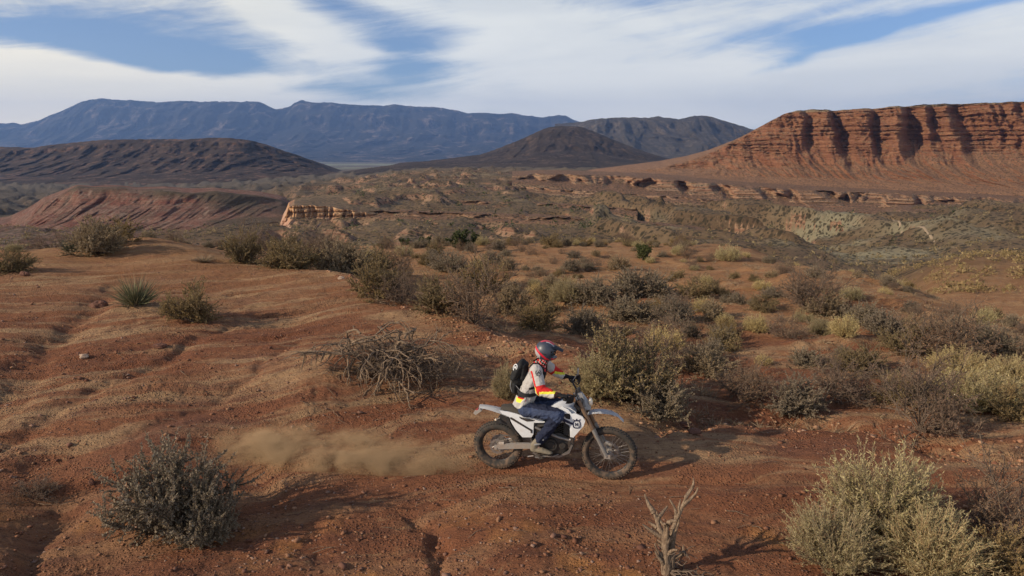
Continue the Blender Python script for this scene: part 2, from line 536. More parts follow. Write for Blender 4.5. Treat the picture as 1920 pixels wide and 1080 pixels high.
# ------------------------------------------------------------------ ground materials
def soil(t, P):
    x, y, z = t.sep(P)
    w = t.noise(P, 0.5, 3, 0.5, color=True)
    Pw = t.vm('ADD', P, t.scalev(t.vm('SUBTRACT', w, (0.5, 0.5, 0.5)), (1.2, 1.2, 0)))
    x1 = t.m('ADD', x, 1.0)
    gx = t.m('MULTIPLY', t.m('SUBTRACT', x1, t.m('SQRT', t.m('ADD', t.m('MULTIPLY', x1, x1), 4.0))), 0.22)
    Pw = t.vm('SUBTRACT', Pw, t.comb(0.0, gx, 0.0))
    big = t.noise(t.scalev(Pw, (0.16, 0.30, 0)), 1.0, 4, 0.55)
    streak = t.noise(t.scalev(Pw, (0.30, 2.2, 0)), 1.0, 6, 0.6, 0.4)
    streak2 = t.noise(t.scalev(Pw, (0.8, 4.0, 0)), 1.0, 7, 0.72, 0.6)
    fine = t.noise(P, 11, 8, 0.78)
    mid = t.noise(P, 2.6, 6, 0.6)
    c = t.ramp(big, [(0.30, (0.235, 0.088, 0.045)), (0.5, (0.300, 0.126, 0.064)), (0.68, (0.385, 0.195, 0.102))])
    # pale blown sand in long streaks
    sand = t.m('MULTIPLY', t.mr(t.m('ADD', t.m('MULTIPLY', streak, 0.75), t.m('MULTIPLY', big, 0.40)), 0.53, 0.66), t.mr(y, 7.2, 9.0, 0.35, 1.0))
    c = t.mix(t.m('MULTIPLY', sand, 0.88), c, (0.47, 0.30, 0.165))
    dark = t.mr(streak2, 0.50, 0.36)
    c = t.mix(t.m('MULTIPLY', dark, 0.6), c, (0.150, 0.066, 0.046))
    pur = t.mr(t.noise(Pw, 0.33, 3, 0.5), 0.56, 0.70)
    c = t.mix(t.m('MULTIPLY', pur, 0.55), c, (0.22, 0.105, 0.072))
    # the open flat behind the trail is sandier
    fl = t.m('MULTIPLY', t.mr(y, 12.5, 24), t.mr(mid, 0.25, 0.55))
    c = t.mix(t.m('MULTIPLY', fl, 0.68), c, (0.43, 0.245, 0.112))
    # orange sand at the foot of the foreground gully and patches bottom right
    org = t.m('MULTIPLY', t.mr(t.noise(P, 0.9, 4, 0.6), 0.52, 0.66), t.mr(y, 8.0, 6.6))
    c = t.mix(t.m('MULTIPLY', org, 0.8), c, (0.47, 0.215, 0.075))
    c = t.mix(t.mr(mid, 0.25, 0.75, 0.0, 0.32), c, (0.15, 0.06, 0.04))
    # grit: pale and dark flecks
    v = t.voro(P, 26)
    vr = t.voro(P, 26, out='Color')
    vx = t.sep(vr)[0]
    fl1 = t.m('MULTIPLY', t.mr(v, 0.30, 0.16), t.mr(vx, 0.72, 0.80))
    c = t.mix(t.m('MULTIPLY', fl1, t.mr(t.noise(P, 0.7, 3), 0.42, 0.62, 0.05, 0.7)), c, (0.46, 0.34, 0.25))
    fl2 = t.m('MULTIPLY', t.mr(v, 0.36, 0.16), t.mr(vx, 0.24, 0.16))
    c = t.mix(t.m('MULTIPLY', fl2, 0.75), c, (0.075, 0.036, 0.027))
    cl = t.mr(t.noise(t.scalev(Pw, (1.6, 3.2, 0)), 2.4, 7, 0.75, 0.5), 0.56, 0.64)
    c = t.mix(t.m('MULTIPLY', cl, 0.5), c, (0.12, 0.055, 0.038))
    cl2 = t.mr(t.noise(t.scalev(Pw, (1.2, 3.4, 0)), 1.9, 7, 0.75, 0.5), 0.42, 0.34)
    c = t.mix(t.m('MULTIPLY', cl2, 0.45), c, (0.47, 0.29, 0.15))
    v3 = t.voro(t.scalev(P, (1, 1.4, 1)), 58, out='Color'); v3d = t.voro(t.scalev(P, (1, 1.4, 1)), 58)
    g3 = t.m('MULTIPLY', t.mr(v3d, 0.45, 0.2), t.mr(t.sep(v3)[1], 0.55, 0.75))
    c = t.mix(t.m('MULTIPLY', g3, t.mr(t.noise(P, 1.1, 4), 0.38, 0.60, 0.1, 0.85)), c, (0.085, 0.042, 0.030))
    # far rim of the flat turns grey-green with ground cover
    rim = t.mr(y, 52, 95)
    c = t.mix(rim, c, farcol(t, P))
    c = t.mix(t.mr(fine, 0.3, 0.8, 0.0, 0.30), c, t.vm('MULTIPLY', c, (0.55, 0.52, 0.5)))
    h = t.m('ADD', t.m('MULTIPLY', fine, 0.5), t.m('MULTIPLY', t.noise(t.scalev(P, (1, 3.0, 1)), 6, 6, 0.7), 1.2))
    h = t.m('ADD', h, t.m('MULTIPLY', fl1, 0.5))
    h = t.m('ADD', h, t.m('MULTIPLY', t.mr(v, 0.5, 0.1), t.m('MULTIPLY', t.mr(t.noise(P, 0.8, 3), 0.4, 0.6), 0.5)))
    h = t.m('ADD', h, t.m('MULTIPLY', g3, 0.35))
    return dict(color=c, height=h, dist=0.07, strength=1.0, rough=0.95, spec=0.12)


def farcol(t, P):
    x, y, z = t.sep(P)
    g = t.new('ShaderNodeNewGeometry')
    nx, ny, nz = t.sep(g.outputs['Normal'])
    ln = t.m('LOGARITHM', y, 2.718)
    wob = t.m('MULTIPLY', t.noise(P, 0.012, 4, 0.55), 9.0)
    zz = t.m('ADD', z, wob)
    st = t.noise(t.comb(t.m('MULTIPLY', x, 0.004), t.m('MULTIPLY', y, 0.004), t.m('MULTIPLY', zz, 0.33)), 1.0, 4, 0.65)
    rock = t.ramp(st, [(0.30, (0.19, 0.095, 0.062)), (0.42, (0.31, 0.155, 0.092)), (0.5, (0.40, 0.255, 0.155)), (0.57, (0.27, 0.125, 0.075)), (0.7, (0.42, 0.29, 0.19))])
    n1 = t.noise(P, 0.009, 5, 0.6)
    veg = t.ramp(t.noise(P, 0.02, 5, 0.6), [(0.3, (0.090, 0.060, 0.034)), (0.5, (0.155, 0.103, 0.056)), (0.7, (0.235, 0.160, 0.088))])
    gg = t.m('MULTIPLY', t.mr(t.noise(P, 0.008, 4, 0.6), 0.50, 0.64), t.mr(t.m('SUBTRACT', x, t.m('MULTIPLY', y, 0.10)), -10, 50, 0.25, 1.0))
    veg = t.mix(gg, veg, (0.30, 0.268, 0.170))
    hil = t.m('MULTIPLY', t.mr(t.m('SUBTRACT', x, t.m('MULTIPLY', y, 0.02)), -10, 40), t.mr(y, 640, 520))
    flat = t.mr(t.m('ADD', nz, t.m('MULTIPLY', hil, 0.30)), 0.90, 0.985)
    c = t.mix(t.m('MULTIPLY', flat, 0.9), rock, veg)
    redl = t.m('MULTIPLY', t.mr(t.m('ADD', x, t.m('MULTIPLY', y, 0.36)), -10, -60), t.mr(y, 620, 520))
    badl = t.ramp(t.noise(t.comb(t.m('MULTIPLY', x, 0.08), t.m('MULTIPLY', y, 0.004), t.m('MULTIPLY', zz, 0.12)), 1.0, 4, 0.6), [(0.33, (0.30, 0.105, 0.075)), (0.48, (0.37, 0.20, 0.14)), (0.56, (0.24, 0.10, 0.075)), (0.68, (0.42, 0.30, 0.22))])
    badl = t.mix(0.5, badl, (0.09, 0.062, 0.042))
    c = t.mix(t.m('MULTIPLY', redl, 0.95), c, badl)
    # scrub stipple, sized like bushes
    for sc, amt in ((0.60, 0.72), (0.30, 0.66)):
        v = t.voro(t.scalev(P, (1, 1, 0.3)), sc)
        vc = t.sep(t.voro(t.scalev(P, (1, 1, 0.3)), sc, out='Color'))[0]
        dot = t.m('MULTIPLY', t.mr(v, 0.50, 0.24), t.mr(vc, 0.20, 0.30))
        c = t.mix(t.m('MULTIPLY', dot, amt + 0.2), c, (0.048, 0.038, 0.022))
        pal = t.m('MULTIPLY', t.mr(v, 0.30, 0.14), t.mr(vc, 0.16, 0.10))
        c = t.mix(t.m('MULTIPLY', pal, 0.35), c, (0.40, 0.28, 0.175))
    # the darker left and far valley
    dk = t.m('MULTIPLY', t.mr(t.m('ADD', x, t.m('MULTIPLY', y, 0.22)), 30, -120), t.mr(y, 520, 640))
    c = t.mix(t.m('MULTIPLY', dk, 0.85), c, t.mix(n1, (0.055, 0.042, 0.032), (0.125, 0.098, 0.066)))
    far = t.mr(y, 900, 1500)
    c = t.mix(t.m('MULTIPLY', far, 0.8), c, t.mix(n1, (0.075, 0.058, 0.040), (0.15, 0.115, 0.075)))
    fields = t.m('MULTIPLY', t.mr(y, 3500, 5000), t.mr(t.noise(t.scalev(P, (0.6, 1.6, 0)), 0.0006, 3, 0.6), 0.44, 0.54))
    c = t.mix(t.m('MULTIPLY', fields, 0.8), c, (0.25, 0.255, 0.15))
    # dirt road
    return c


M_SOIL = material('red_soil', soil)
M_FAR = material('scrub_slope', lambda t, P: dict(color=farcol(t, P), height=t.noise(P, 0.4, 6, 0.8), dist=2.2, strength=1.0))

ground, ZN = sheet('ground', YN, M_SOIL)
tag(ground, 'red sandy desert ground of the ridge and bushy flat', kind='structure')
terrain, ZF = sheet('terrain', YF, M_FAR)
tag(terrain, 'scrub dotted gullied slopes and valley floor beyond the flat', kind='structure')

# dirt track winding over the low hill
def ribbon(name, pts, w, mat, lift):
    P = []
    for (a, b) in zip(pts[:-1], pts[1:]):
        for k in np.linspace(0, 1, 24, endpoint=False): P.append((a[0] + (b[0] - a[0]) * k, a[1] + (b[1] - a[1]) * k))
    P = np.array(P)
    for _ in range(14): P[1:-1] = (P[:-2] + P[1:-1] * 2 + P[2:]) / 4
    T = np.gradient(P, axis=0); T /= np.linalg.norm(T, axis=1)[:, None]
    Nn = np.stack([-T[:, 1], T[:, 0]], 1)
    V = []
    for s in (-1, -0.5, 0, 0.5, 1):
        q = P + Nn * s * w * (1 + 0.25 * perlin(P[:, :1] * 0.05 + s * 9, P[:, 1:] * 0.05))
        V.append(np.stack([q[:, 0], q[:, 1], height(q[:, 0], q[:, 1]) + lift - 0.3 * abs(s) ** 4], 1))
    V = np.concatenate(V)
    return link(name, mesh_np(name, V, grid_faces(5, len(P)), mat))


M_ROAD = material('track_dirt', lambda t, P: t.mix(t.noise(P, 0.3, 4), (0.22, 0.16, 0.105), (0.29, 0.22, 0.15)))
tag(ribbon('path', ROAD, 0.5, M_ROAD, 0.22), 'pale dirt track climbing over the low grey hill', kind='structure')


# ------------------------------------------------------------------ cliffs, mesas and mountains
def interp(pts, x):
    p = np.array(pts, float)
    return np.interp(x, p[:, 0], p[:, 1])


def sweep(name, label, pxs, rim, Yr, foot, Yf, prof, mat, disp, nrow=160, back=(0.0, 0.0), backrows=14, rough=0.0, silh=0.0):
    """escarpment: columns along the skyline, rows up the profile.
    prof: (s, forward share, height share); disp(X, s, zz) moves the face towards (+) or away from (-) the viewer"""
    px = np.asarray(pxs, float)
    ry0 = FPX * math.cos(PITCH) + 270 * math.sin(PITCH)
    azc = (px - 960) / ry0
    yr, yf = interp(Yr, px), interp(Yf, px)
    def tz(py): return np.array([ray(960, q)[1] for q in py])
    zr = CAM_H + tz(interp(rim, px)) * yr
    zf = CAM_H + tz(interp(foot, px)) * yf
    s = np.linspace(0, 1, nrow)
    pr = np.array(prof, float)
    fy, fz = np.interp(s, pr[:, 0], pr[:, 1]), np.interp(s, pr[:, 0], pr[:, 2])
    S = s[:, None] + 0 * px
    Yg = yf + (yr - yf) * fy[:, None]
    Zg = zf + (zr - zf) * fz[:, None]
    Xg = azc * Yg
    dsp = disp(Xg, S, Zg)
    Yg2 = Yg - dsp
    X2 = azc * Yg2
    Z2 = Zg.copy()
    if silh: Z2 = Z2 + silh * fbm(Xg / (silh * 14), Yg / (silh * 14), 5) * (0.3 + 0.7 * S)
    if rough: Z2 = Z2 + rough * fbm(X2 / (rough * 7), Yg2 / (rough * 7), 5)
    # plateau or back slope behind the rim
    k = np.linspace(1, 0, 9)[:-1, None]
    Ysk = Yg2[0] - 0.07 * yf * k
    Zsk = Z2[0] - 0.05 * yf * k ** 1.15 + 0.004 * yf * fbm(azc * Ysk / (0.03 * yf.mean()), Ysk / (0.03 * yf.mean()), 3) * k
    X2 = np.concatenate([azc * Ysk, X2]); Yg2 = np.concatenate([Ysk, Yg2]); Z2 = np.concatenate([Zsk, Z2]); nrow += 8
    bs = np.linspace(0, 1, backrows + 1)[1:]
    Yb = (Yg2[-1] * (1 - bs[:, None]) + Yg[-1] * bs[:, None]) + back[0] * bs[:, None] ** 1.3
    fb = np.minimum(1, bs[:, None] * 4)
    bk = interp(back[1], px) if isinstance(back[1], list) else back[1]
    Zb = Z2[-1] * (1 - fb) + Zg[-1] * fb + (bk * bs[:, None]) + (silh * 0.5 + rough) * fbm(azc * Yb / 9, Yb / 9, 3)
    Xb = azc * Yb
    X = np.concatenate([X2, Xb]); Yy = np.concatenate([Yg2, Yb]); Z = np.concatenate([Z2, Zb])
    V = np.stack([X.ravel(), Yy.ravel(), Z.ravel()], 1)
    o = link(name, mesh_np(name, V, grid_faces(nrow + backrows, len(px)), mat))
    tag(o, label, kind='structure')
    return o


def gauss(x, c, w): return np.exp(-((x - c) / w) ** 2)


# --- red mesa on the right
MESA_RIM = [(1085, 338), (1150, 328), (1240, 314), (1290, 302), (1330, 288), (1370, 268), (1410, 245), (1440, 228), (1468, 213), (1490, 208), (1512, 205), (1560, 206), (1640, 202), (1700, 197), (1745, 193), (1820, 192), (1880, 190), (1920, 188), (2050, 184), (2300, 190)]
MESA_FOOT = [(1085, 340), (1150, 331), (1300, 334), (1450, 347), (1600, 353), (1750, 357), (1920, 363), (2300, 372)]
MYR = [(1150, 1000), (1468, 900), (1920, 800), (2300, 760)]
MYF = [(1150, 850), (1468, 770), (1920, 670), (2300, 640)]


def mesa_disp(X, S, Z):
    # columns measured in metres along the face
    c = X
    cliff = sstep(0.28, 0.46, S)
    g = np.zeros_like(X)
    for px, w, dep in [(1506, 6, 18), (1562, 7, 26), (1628, 6, 24), (1690, 9, 34), (1738, 9, 27), (1793, 15, 44), (1848, 5, 12), (1868, 6, 16), (1905, 9, 24), (1950, 10, 34), (2010, 12, 30), (2080, 9, 30), (2160, 14, 40)]:
        a = (px - 960) / 1325.0
        yy = np.interp(px, [1150, 1468, 1920, 2300], [1000, 900, 800, 760])
        # steep on the left flank of each alcove, shallow on its right: alcoves catch shade on the right-facing side
        q = (c - a * yy + 9 * fbm(Z / 26.0 + px, Z * 0 + px, 3) - 0.10 * (46 - Z) * (1 if px > 1780 else -0.3)) / (w * (1 + 0.35 * sstep(40, -10, Z)))
        g = g - dep * np.where(q < 0, np.exp(-(q / 0.75) ** 4), np.exp(-(q / 1.5) ** 2))
    big = g * (0.18 + 0.82 * sstep(0.22, 0.62, S)) * (1 - 0.15 * sstep(0.9, 1, S))
    talus = (1 - cliff)
    rill = ridged(X / 15.0 + 1.2 * fbm(X / 70, S * 2, 2), S * 1.4 + 3, 5, 0.6)
    big = big + 16 * (rill - 0.3) * sstep(0.0, 0.22, S) * (talus * 0.9 + cliff * 0.40) + 6 * (ridged(X / 6.0 + 2, S * 2.0, 3) - 0.3) * talus * sstep(0, 0.2, S)
    big = big + 15 * fbm(X / 48.0, S * 1.1, 4) * (0.3 + cliff) + 7 * ridged(X / 21.0 + 9, S * 1.2, 3) * cliff
    rub = 1.6 * fbm(X / 4.0, Z / 4.0, 4) + 2.2 * ridged(X / 6.5 + 5, S * 5, 3) * talus
    # ledges of the strata
    q = (Z + 2.4 * fbm(X / 40, S, 3) + 3.2 * np.sin(Z / 9.0) + 1.4 * np.sin(Z / 3.7 + 1)) / 5.4
    fr = q - np.floor(q)
    hard = np.sin(np.floor(q) * 12.9898) * 0.5 + 0.5
    led = (sstep(0.0, 0.22, fr) - sstep(0.62, 1.0, fr)) * (0.6 + 3.2 * hard)
    q2 = Z / 1.7
    led = led + 1.6 * (np.abs(fbm(X / 13.0, Z / 3.2 + 7, 4)) > 0.16) * cliff - 1.2
    led = led + 0.55 * np.sin(q2 * 6.283 + 2 * fbm(X / 15, Z / 9, 2))
    return big + rub + led * (0.3 + 0.9 * cliff) * (0.35 + 1.1 * sstep(-0.4, 0.5, fbm(X / 55 + 3, Z / 14, 3)))


def red_rock(t, P, lo=-52.0, hi=46.0):
    x, y, z = t.sep(P)
    g = t.new('ShaderNodeNewGeometry')
    nx, ny, nz = t.sep(g.outputs['Normal'])
    w = t.m('MULTIPLY', t.noise(P, 0.02, 4, 0.6), 7.0)
    zz = t.m('ADD', z, w)
    st = t.noise(t.comb(t.m('MULTIPLY', x, 0.003), t.m('MULTIPLY', y, 0.003), t.m('MULTIPLY', zz, 0.42)), 1.0, 5, 0.7)
    c = t.ramp(st, [(0.28, (0.12, 0.042, 0.026)), (0.38, (0.22, 0.088, 0.048)), (0.47, (0.31, 0.145, 0.077)), (0.53, (0.19, 0.072, 0.040)), (0.60, (0.28, 0.125, 0.066)), (0.75, (0.37, 0.21, 0.12))])
    n = t.noise(P, 0.07, 6, 0.65)
    c = t.mix(t.mr(n, 0.40, 0.72, 0, 0.55), c, (0.42, 0.21, 0.11))
    c = t.mix(t.mr(t.noise(t.scalev(P, (1, 1, 0.22)), 0.16, 5, 0.7), 0.52, 0.70, 0, 0.5), c, (0.17, 0.06, 0.04))
    # talus lower: browner red with scrub
    zf = t.mr(z, lo + 28, lo + 8)
    c = t.mix(t.m('MULTIPLY', zf, 0.25), c, (0.27, 0.105, 0.055))
    # flat ledges gather tan sand and scrub
    fl = t.mr(nz, 0.62, 0.9)
    c = t.mix(t.m('MULTIPLY', fl, 0.5), c, (0.31, 0.19, 0.105))
    cap = t.mr(t.m('SUBTRACT', t.m('ADD', z, t.m('MULTIPLY', t.noise(P, 0.03, 3), 5.0)), t.m('MULTIPLY', t.m('SUBTRACT', x, 360.0), 0.034)), hi - 1.5, hi + 1.5)
    c = t.mix(t.m('MULTIPLY', cap, 0.85), c, t.mix(t.noise(P, 0.12, 4), (0.20, 0.165, 0.105), (0.36, 0.29, 0.20)))
    for sc in (0.33, 0.8):
        v = t.voro(P, sc)
        dot = t.mr(v, 0.40, 0.20)
        c = t.mix(t.m('MULTIPLY', dot, t.m('MULTIPLY', t.mr(nz, 0.30, 0.70), 0.85)), c, (0.060, 0.042, 0.026))
    return dict(color=c, height=t.m('ADD', t.noise(P, 0.35, 7, 0.8), t.m('MULTIPLY', st, 1.6)), dist=2.6, strength=1.0)


M_RED = material('red_sandstone', red_rock)
sweep('red_mesa', 'tall red sandstone mesa with fluted banded cliff at right', np.linspace(1085, 2250, 600), MESA_RIM, MYR, MESA_FOOT, MYF,
      [(0, 0, 0), (0.15, 0.36, 0.09), (0.34, 0.64, 0.25), (0.44, 0.76, 0.40), (0.70, 0.88, 0.69), (0.93, 0.965, 0.965), (1, 1, 1)], M_RED, mesa_disp, nrow=170, back=(260, 3), silh=0.9)


# --- terraces of pale ledges under the mesa
def terr_disp(al, dep, led, seed):
    def f(X, S, Z):
        n = ridged(X / al + seed, S * 0.6 + seed, 3, 0.5)
        big = -dep * sstep(0.25, 0.75, n) * sstep(0.05, 0.7, S)
        q = (Z + 0.8 * fbm(X / 30, S, 2)) / 3.1
        fr = q - np.floor(q)
        hard = np.sin(np.floor(q) * 12.9898 + seed) * 0.5 + 0.5
        return big + (sstep(0, .25, fr) - sstep(.6, 1, fr)) * led * (0.35 + hard) + 0.9 * fbm(X / 3.2, Z / 3.2, 4) + 2.2 * fbm(X / 14, S * 2, 3)
    return f


def ledge_rock(t, P):
    x, y, z = t.sep(P)
    g = t.new('ShaderNodeNewGeometry')
    nz = t.sep(g.outputs['Normal'])[2]
    st = t.noise(t.comb(t.m('MULTIPLY', x, 0.004), t.m('MULTIPLY', y, 0.004), t.m('MULTIPLY', t.m('ADD', z, t.m('MULTIPLY', t.noise(P, 0.03, 3), 3.0)), 0.55)), 1.0, 5, 0.7)
    c = t.ramp(st, [(0.28, (0.19, 0.085, 0.055)), (0.42, (0.34, 0.175, 0.10)), (0.5, (0.43, 0.27, 0.165)), (0.58, (0.29, 0.135, 0.080)), (0.7, (0.47, 0.335, 0.225))])
    c = t.mix(t.mr(nz, 0.72, 0.93, 0, 0.75), c, t.mix(t.noise(P, 0.05, 4), (0.19, 0.125, 0.075), (0.36, 0.27, 0.165)))
    c = t.mix(t.mr(nz, 0.88, 0.96, 0, 0.8), c, t.mix(t.noise(P, 0.06, 5), (0.16, 0.072, 0.042), (0.31, 0.165, 0.095)))
    for sc in (0.33, 0.7):
        c = t.mix(t.m('MULTIPLY', t.mr(t.voro(P, sc), 0.46, 0.22), t.mr(nz, 0.4, 0.85, 0.0, 0.9)), c, (0.052, 0.040, 0.024))
    return dict(color=c, height=t.m('ADD', t.noise(P, 0.4, 7, 0.8), st), dist=2.4, strength=1.0)


M_LEDGE = material('ledge_rock', ledge_rock)
PR = [(0, 0, 0), (0.35, 0.6, 0.30), (0.5, 0.75, 0.5), (0.85, 0.92, 0.93), (1, 1, 1)]
sweep('cliff', 'pale banded ledges with shadowed alcoves below the red mesa', np.linspace(960, 2250, 480),
      [(960, 330), (1020, 326), (1100, 329), (1200, 333), (1300, 341), (1400, 350), (1500, 356), (1600, 361), (1750, 367), (1920, 375), (2250, 388)],
      [(960, 700), (1300, 690), (1920, 610), (2250, 600)],
      [(960, 340), (1100, 356), (1250, 370), (1400, 387), (1600, 400), (1900, 414), (2250, 424)],
      [(960, 668), (1300, 655), (1920, 578), (2250, 570)], PR, M_LEDGE, terr_disp(30, 22, 2.2, 3.3), nrow=90, back=(170, -2.0), silh=0.6)
sweep('cliff', 'second pale ledge band stepping down below the alcoves', np.linspace(1180, 2250, 400),
      [(1180, 374), (1250, 375), (1400, 388), (1500, 397), (1620, 400), (1750, 398), (1920, 404), (2250, 414)],
      [(1180, 610), (1500, 570), (1920, 505), (2250, 500)],
      [(1180, 388), (1250, 392), (1400, 409), (1600, 422), (1900, 424), (2250, 436)],
      [(1180, 590), (1500, 548), (1920, 484), (2250, 480)], PR, M_LEDGE, terr_disp(24, 18, 1.8, 5.7), nrow=60, back=(35, -1.5), silh=0.6)
sweep('cliff', 'broken tan rock band above the dry wash at right', np.linspace(1640, 2250, 260),
      [(1640, 412), (1700, 396), (1800, 394), (1920, 397), (2250, 400)], [(1640, 500), (1920, 450), (2250, 440)],
      [(1640, 424), (1700, 420), (1800, 420), (1920, 424), (2250, 425)], [(1640, 470), (1920, 415), (2250, 400)], PR, M_LEDGE, terr_disp(20, 10, 1.6, 8.1), nrow=70, back=(60, -1.0), silh=0.4)


def bluff_rock(t, P):
    x, y, z = t.sep(P)
    g = t.new('ShaderNodeNewGeometry')
    nz = t.sep(g.outputs['Normal'])[2]
    zz = t.m('ADD', z, t.m('MULTIPLY', t.noise(P, 0.05, 3), 2.0))
    st = t.noise(t.comb(t.m('MULTIPLY', x, 0.008), t.m('MULTIPLY', y, 0.008), t.m('MULTIPLY', zz, 0.9)), 1.0, 4, 0.6)
    up = t.ramp(st, [(0.3, (0.23, 0.12, 0.07)), (0.45, (0.46, 0.26, 0.13)), (0.55, (0.36, 0.19, 0.10)), (0.7, (0.50, 0.33, 0.19))])
    lo = t.ramp(t.noise(t.scalev(P, (1, 1, 0.1)), 0.22, 4), [(0.35, (0.33, 0.15, 0.10)), (0.5, (0.42, 0.24, 0.16)), (0.65, (0.44, 0.31, 0.22))])
    c = t.mix(t.mr(zz, -33, -30.5), lo, up)
    c = t.mix(t.mr(nz, 0.78, 0.92, 0, 1.0), c, farcol(t, P))
    return dict(color=c, height=t.noise(t.scalev(P, (1, 1, 0.35)), 0.9, 5, 0.7), dist=0.8, strength=0.9)


M_BLUFF = material('orange_bluff_rock', bluff_rock)


def bluff_disp(X, S, Z):
    cl = sstep(0.5, 0.62, S)
    r = ridged(X / 5.5, S * 0.5, 3, 0.5)
    q = Z / 2.3
    fr = q - np.floor(q)
    return (1 - cl) * 5.5 * (ridged(X / 8.0 + 2, S * 0.7, 4) - 0.3) * sstep(0, .3, S) + cl * (-3.0 * sstep(0.35, 0.8, r) + 0.9 * (sstep(0, .3, fr) - sstep(.6, 1, fr))) + 0.5 * fbm(X / 1.8, Z / 1.8, 3) + 5 * fbm(X / 30, 1 + 0 * X, 2)


sweep('bluff', 'small orange cliff bluff lit by the sun left of centre', np.linspace(512, 800, 260),
      [(512, 425), (528, 402), (534, 388), (545, 385), (580, 386), (620, 389), (660, 395), (720, 404), (800, 418)], [(512, 352), (540, 350), (620, 356), (800, 372)],
      [(512, 432), (535, 430), (600, 446), (660, 452), (720, 446), (800, 436)], [(512, 338), (600, 318), (700, 330), (800, 350)],
      [(0, 0, 0), (0.3, 0.5, 0.2), (0.55, 0.93, 0.45), (0.6, 0.96, 0.55), (0.96, 0.99, 0.99), (1, 1, 1)], M_BLUFF, bluff_disp, nrow=120, back=(75, [(512, -6), (560, -1.5), (640, 2), (700, 4.5), (800, 4)]), silh=0.3)


# --- red and white badland slope at left
def badland_rock(t, P):
    x, y, z = t.sep(P)
    g = t.new('ShaderNodeNewGeometry')
    nz = t.sep(g.outputs['Normal'])[2]
    zz = t.m('ADD', z, t.m('MULTIPLY', t.noise(P, 0.03, 3), 5.0))
    st = t.noise(t.comb(t.m('MULTIPLY', x, 0.012), t.m('MULTIPLY', y, 0.006), t.m('MULTIPLY', zz, 0.28)), 1.0, 4, 0.65)
    c = t.ramp(st, [(0.30, (0.20, 0.075, 0.055)), (0.44, (0.31, 0.125, 0.085)), (0.52, (0.37, 0.215, 0.155)), (0.58, (0.24, 0.10, 0.072)), (0.72, (0.42, 0.31, 0.235))])
    v = t.noise(t.scalev(P, (1, 0.3, 0.10)), 0.12, 4, 0.6)
    c = t.mix(t.mr(v, 0.48, 0.62, 0, 0.6), c, (0.17, 0.12, 0.085))
    v2 = t.noise(t.scalev(P, (1, 0.2, 0.06)), 0.42, 5, 0.7)
    c = t.mix(t.mr(v2, 0.52, 0.66, 0, 0.7), c, (0.46, 0.34, 0.26))
    c = t.mix(t.mr(v2, 0.46, 0.34, 0, 0.7), c, (0.20, 0.07, 0.05))
    c = t.vm('MULTIPLY', c, (0.72, 0.68, 0.66))  # overall darkening: cloud shade baked into the clay colours
    thr = t.m('ADD', t.m('ADD', zz, t.m('MULTIPLY', t.m('SUBTRACT', t.noise(P, 0.011, 3), 0.5), 26.0)), t.mr(x, -205, -130, 0.0, 16.0))
    c = t.mix(t.mr(thr, -26.0, -21.5, 0, 0.88), c, t.mix(t.noise(P, 0.05, 4), (0.060, 0.046, 0.030), (0.13, 0.095, 0.06)))
    c = t.mix(t.m('MULTIPLY', t.mr(t.voro(P, 0.45), 0.40, 0.2), t.mr(nz, 0.6, 0.9, 0.0, 0.7)), c, (0.06, 0.05, 0.03))
    return dict(color=c, height=t.noise(t.scalev(P, (1, 1, 0.3)), 0.5, 6, 0.8), dist=2.2, strength=1.0)


M_BAD = material('badland_clay', badland_rock)


def bad_disp(X, S, Z):
    r = ridged(X / 16.0 + 0.8 * fbm(X / 40, S * 1.5, 2), S * 0.9 + 4, 4, 0.55)
    return (3.5 * (r - 0.35) + 5.0 * (ridged(X / 7.0, S * 0.6, 3) - 0.35) * sstep(1.0, 0.6, S)) * sstep(0, 0.25, S) * (1 - 0.5 * sstep(0.85, 1, S)) + 16 * ridged(X / 75, S * 0.6, 3) * sstep(0, 0.3, S) - 8 + 1.4 * fbm(X / 4.5, Z / 3.5, 4)


sweep('badland_ridge', 'red and white gullied clay ridge at left under the dark mesa', np.linspace(-260, 575, 330),
      [(-260, 458), (-60, 440), (0, 427), (35, 408), (70, 382), (105, 366), (135, 352), (165, 355), (210, 353), (250, 358), (300, 356), (350, 361), (395, 359), (440, 364), (480, 368), (520, 377), (545, 388), (575, 402)],
      [(-260, 400), (130, 425), (400, 436), (575, 480)], [(-260, 462), (0, 452), (200, 450), (400, 440), (480, 428), (575, 420)], [(-260, 330), (130, 330), (390, 340), (575, 385)],
      [(0, 0, 0), (0.4, 0.5, 0.22), (0.75, 0.80, 0.62), (0.93, 0.95, 0.95), (1, 1, 1)], M_BAD, bad_disp, nrow=130, back=(120, -5), silh=0.5)


# --- low ledges crossing the scrubby slope
for rim_, yr_, dh, lab in [([(600, 396), (700, 396), (820, 400), (950, 404), (1080, 410), (1200, 419), (1330, 434)], [(600, 372), (950, 350), (1330, 318)], 11, 'low broken ledge band crossing the scrubby slope right of the bluff'),
                           ([(690, 351), (850, 347), (1000, 352), (1150, 361), (1300, 371), (1420, 384)], [(690, 760), (1000, 640), (1420, 560)], 9, 'thin ledge band high on the scrubby slope under the dark butte'),
                           ([(620, 372), (760, 374), (900, 378), (1050, 384), (1200, 393)], [(620, 470), (900, 440), (1200, 420)], 8, 'middle ledge band on the scrubby slope')]:
    sweep('ledge', lab, np.linspace(rim_[0][0], rim_[-1][0], 300), rim_, yr_, [(a, b + dh) for a, b in rim_], [(a, b - 9) for a, b in yr_], PR, M_LEDGE,
          terr_disp(17, 8, 1.0, dh * 1.7), nrow=34, back=(26, -1.2), backrows=6, silh=1.1)


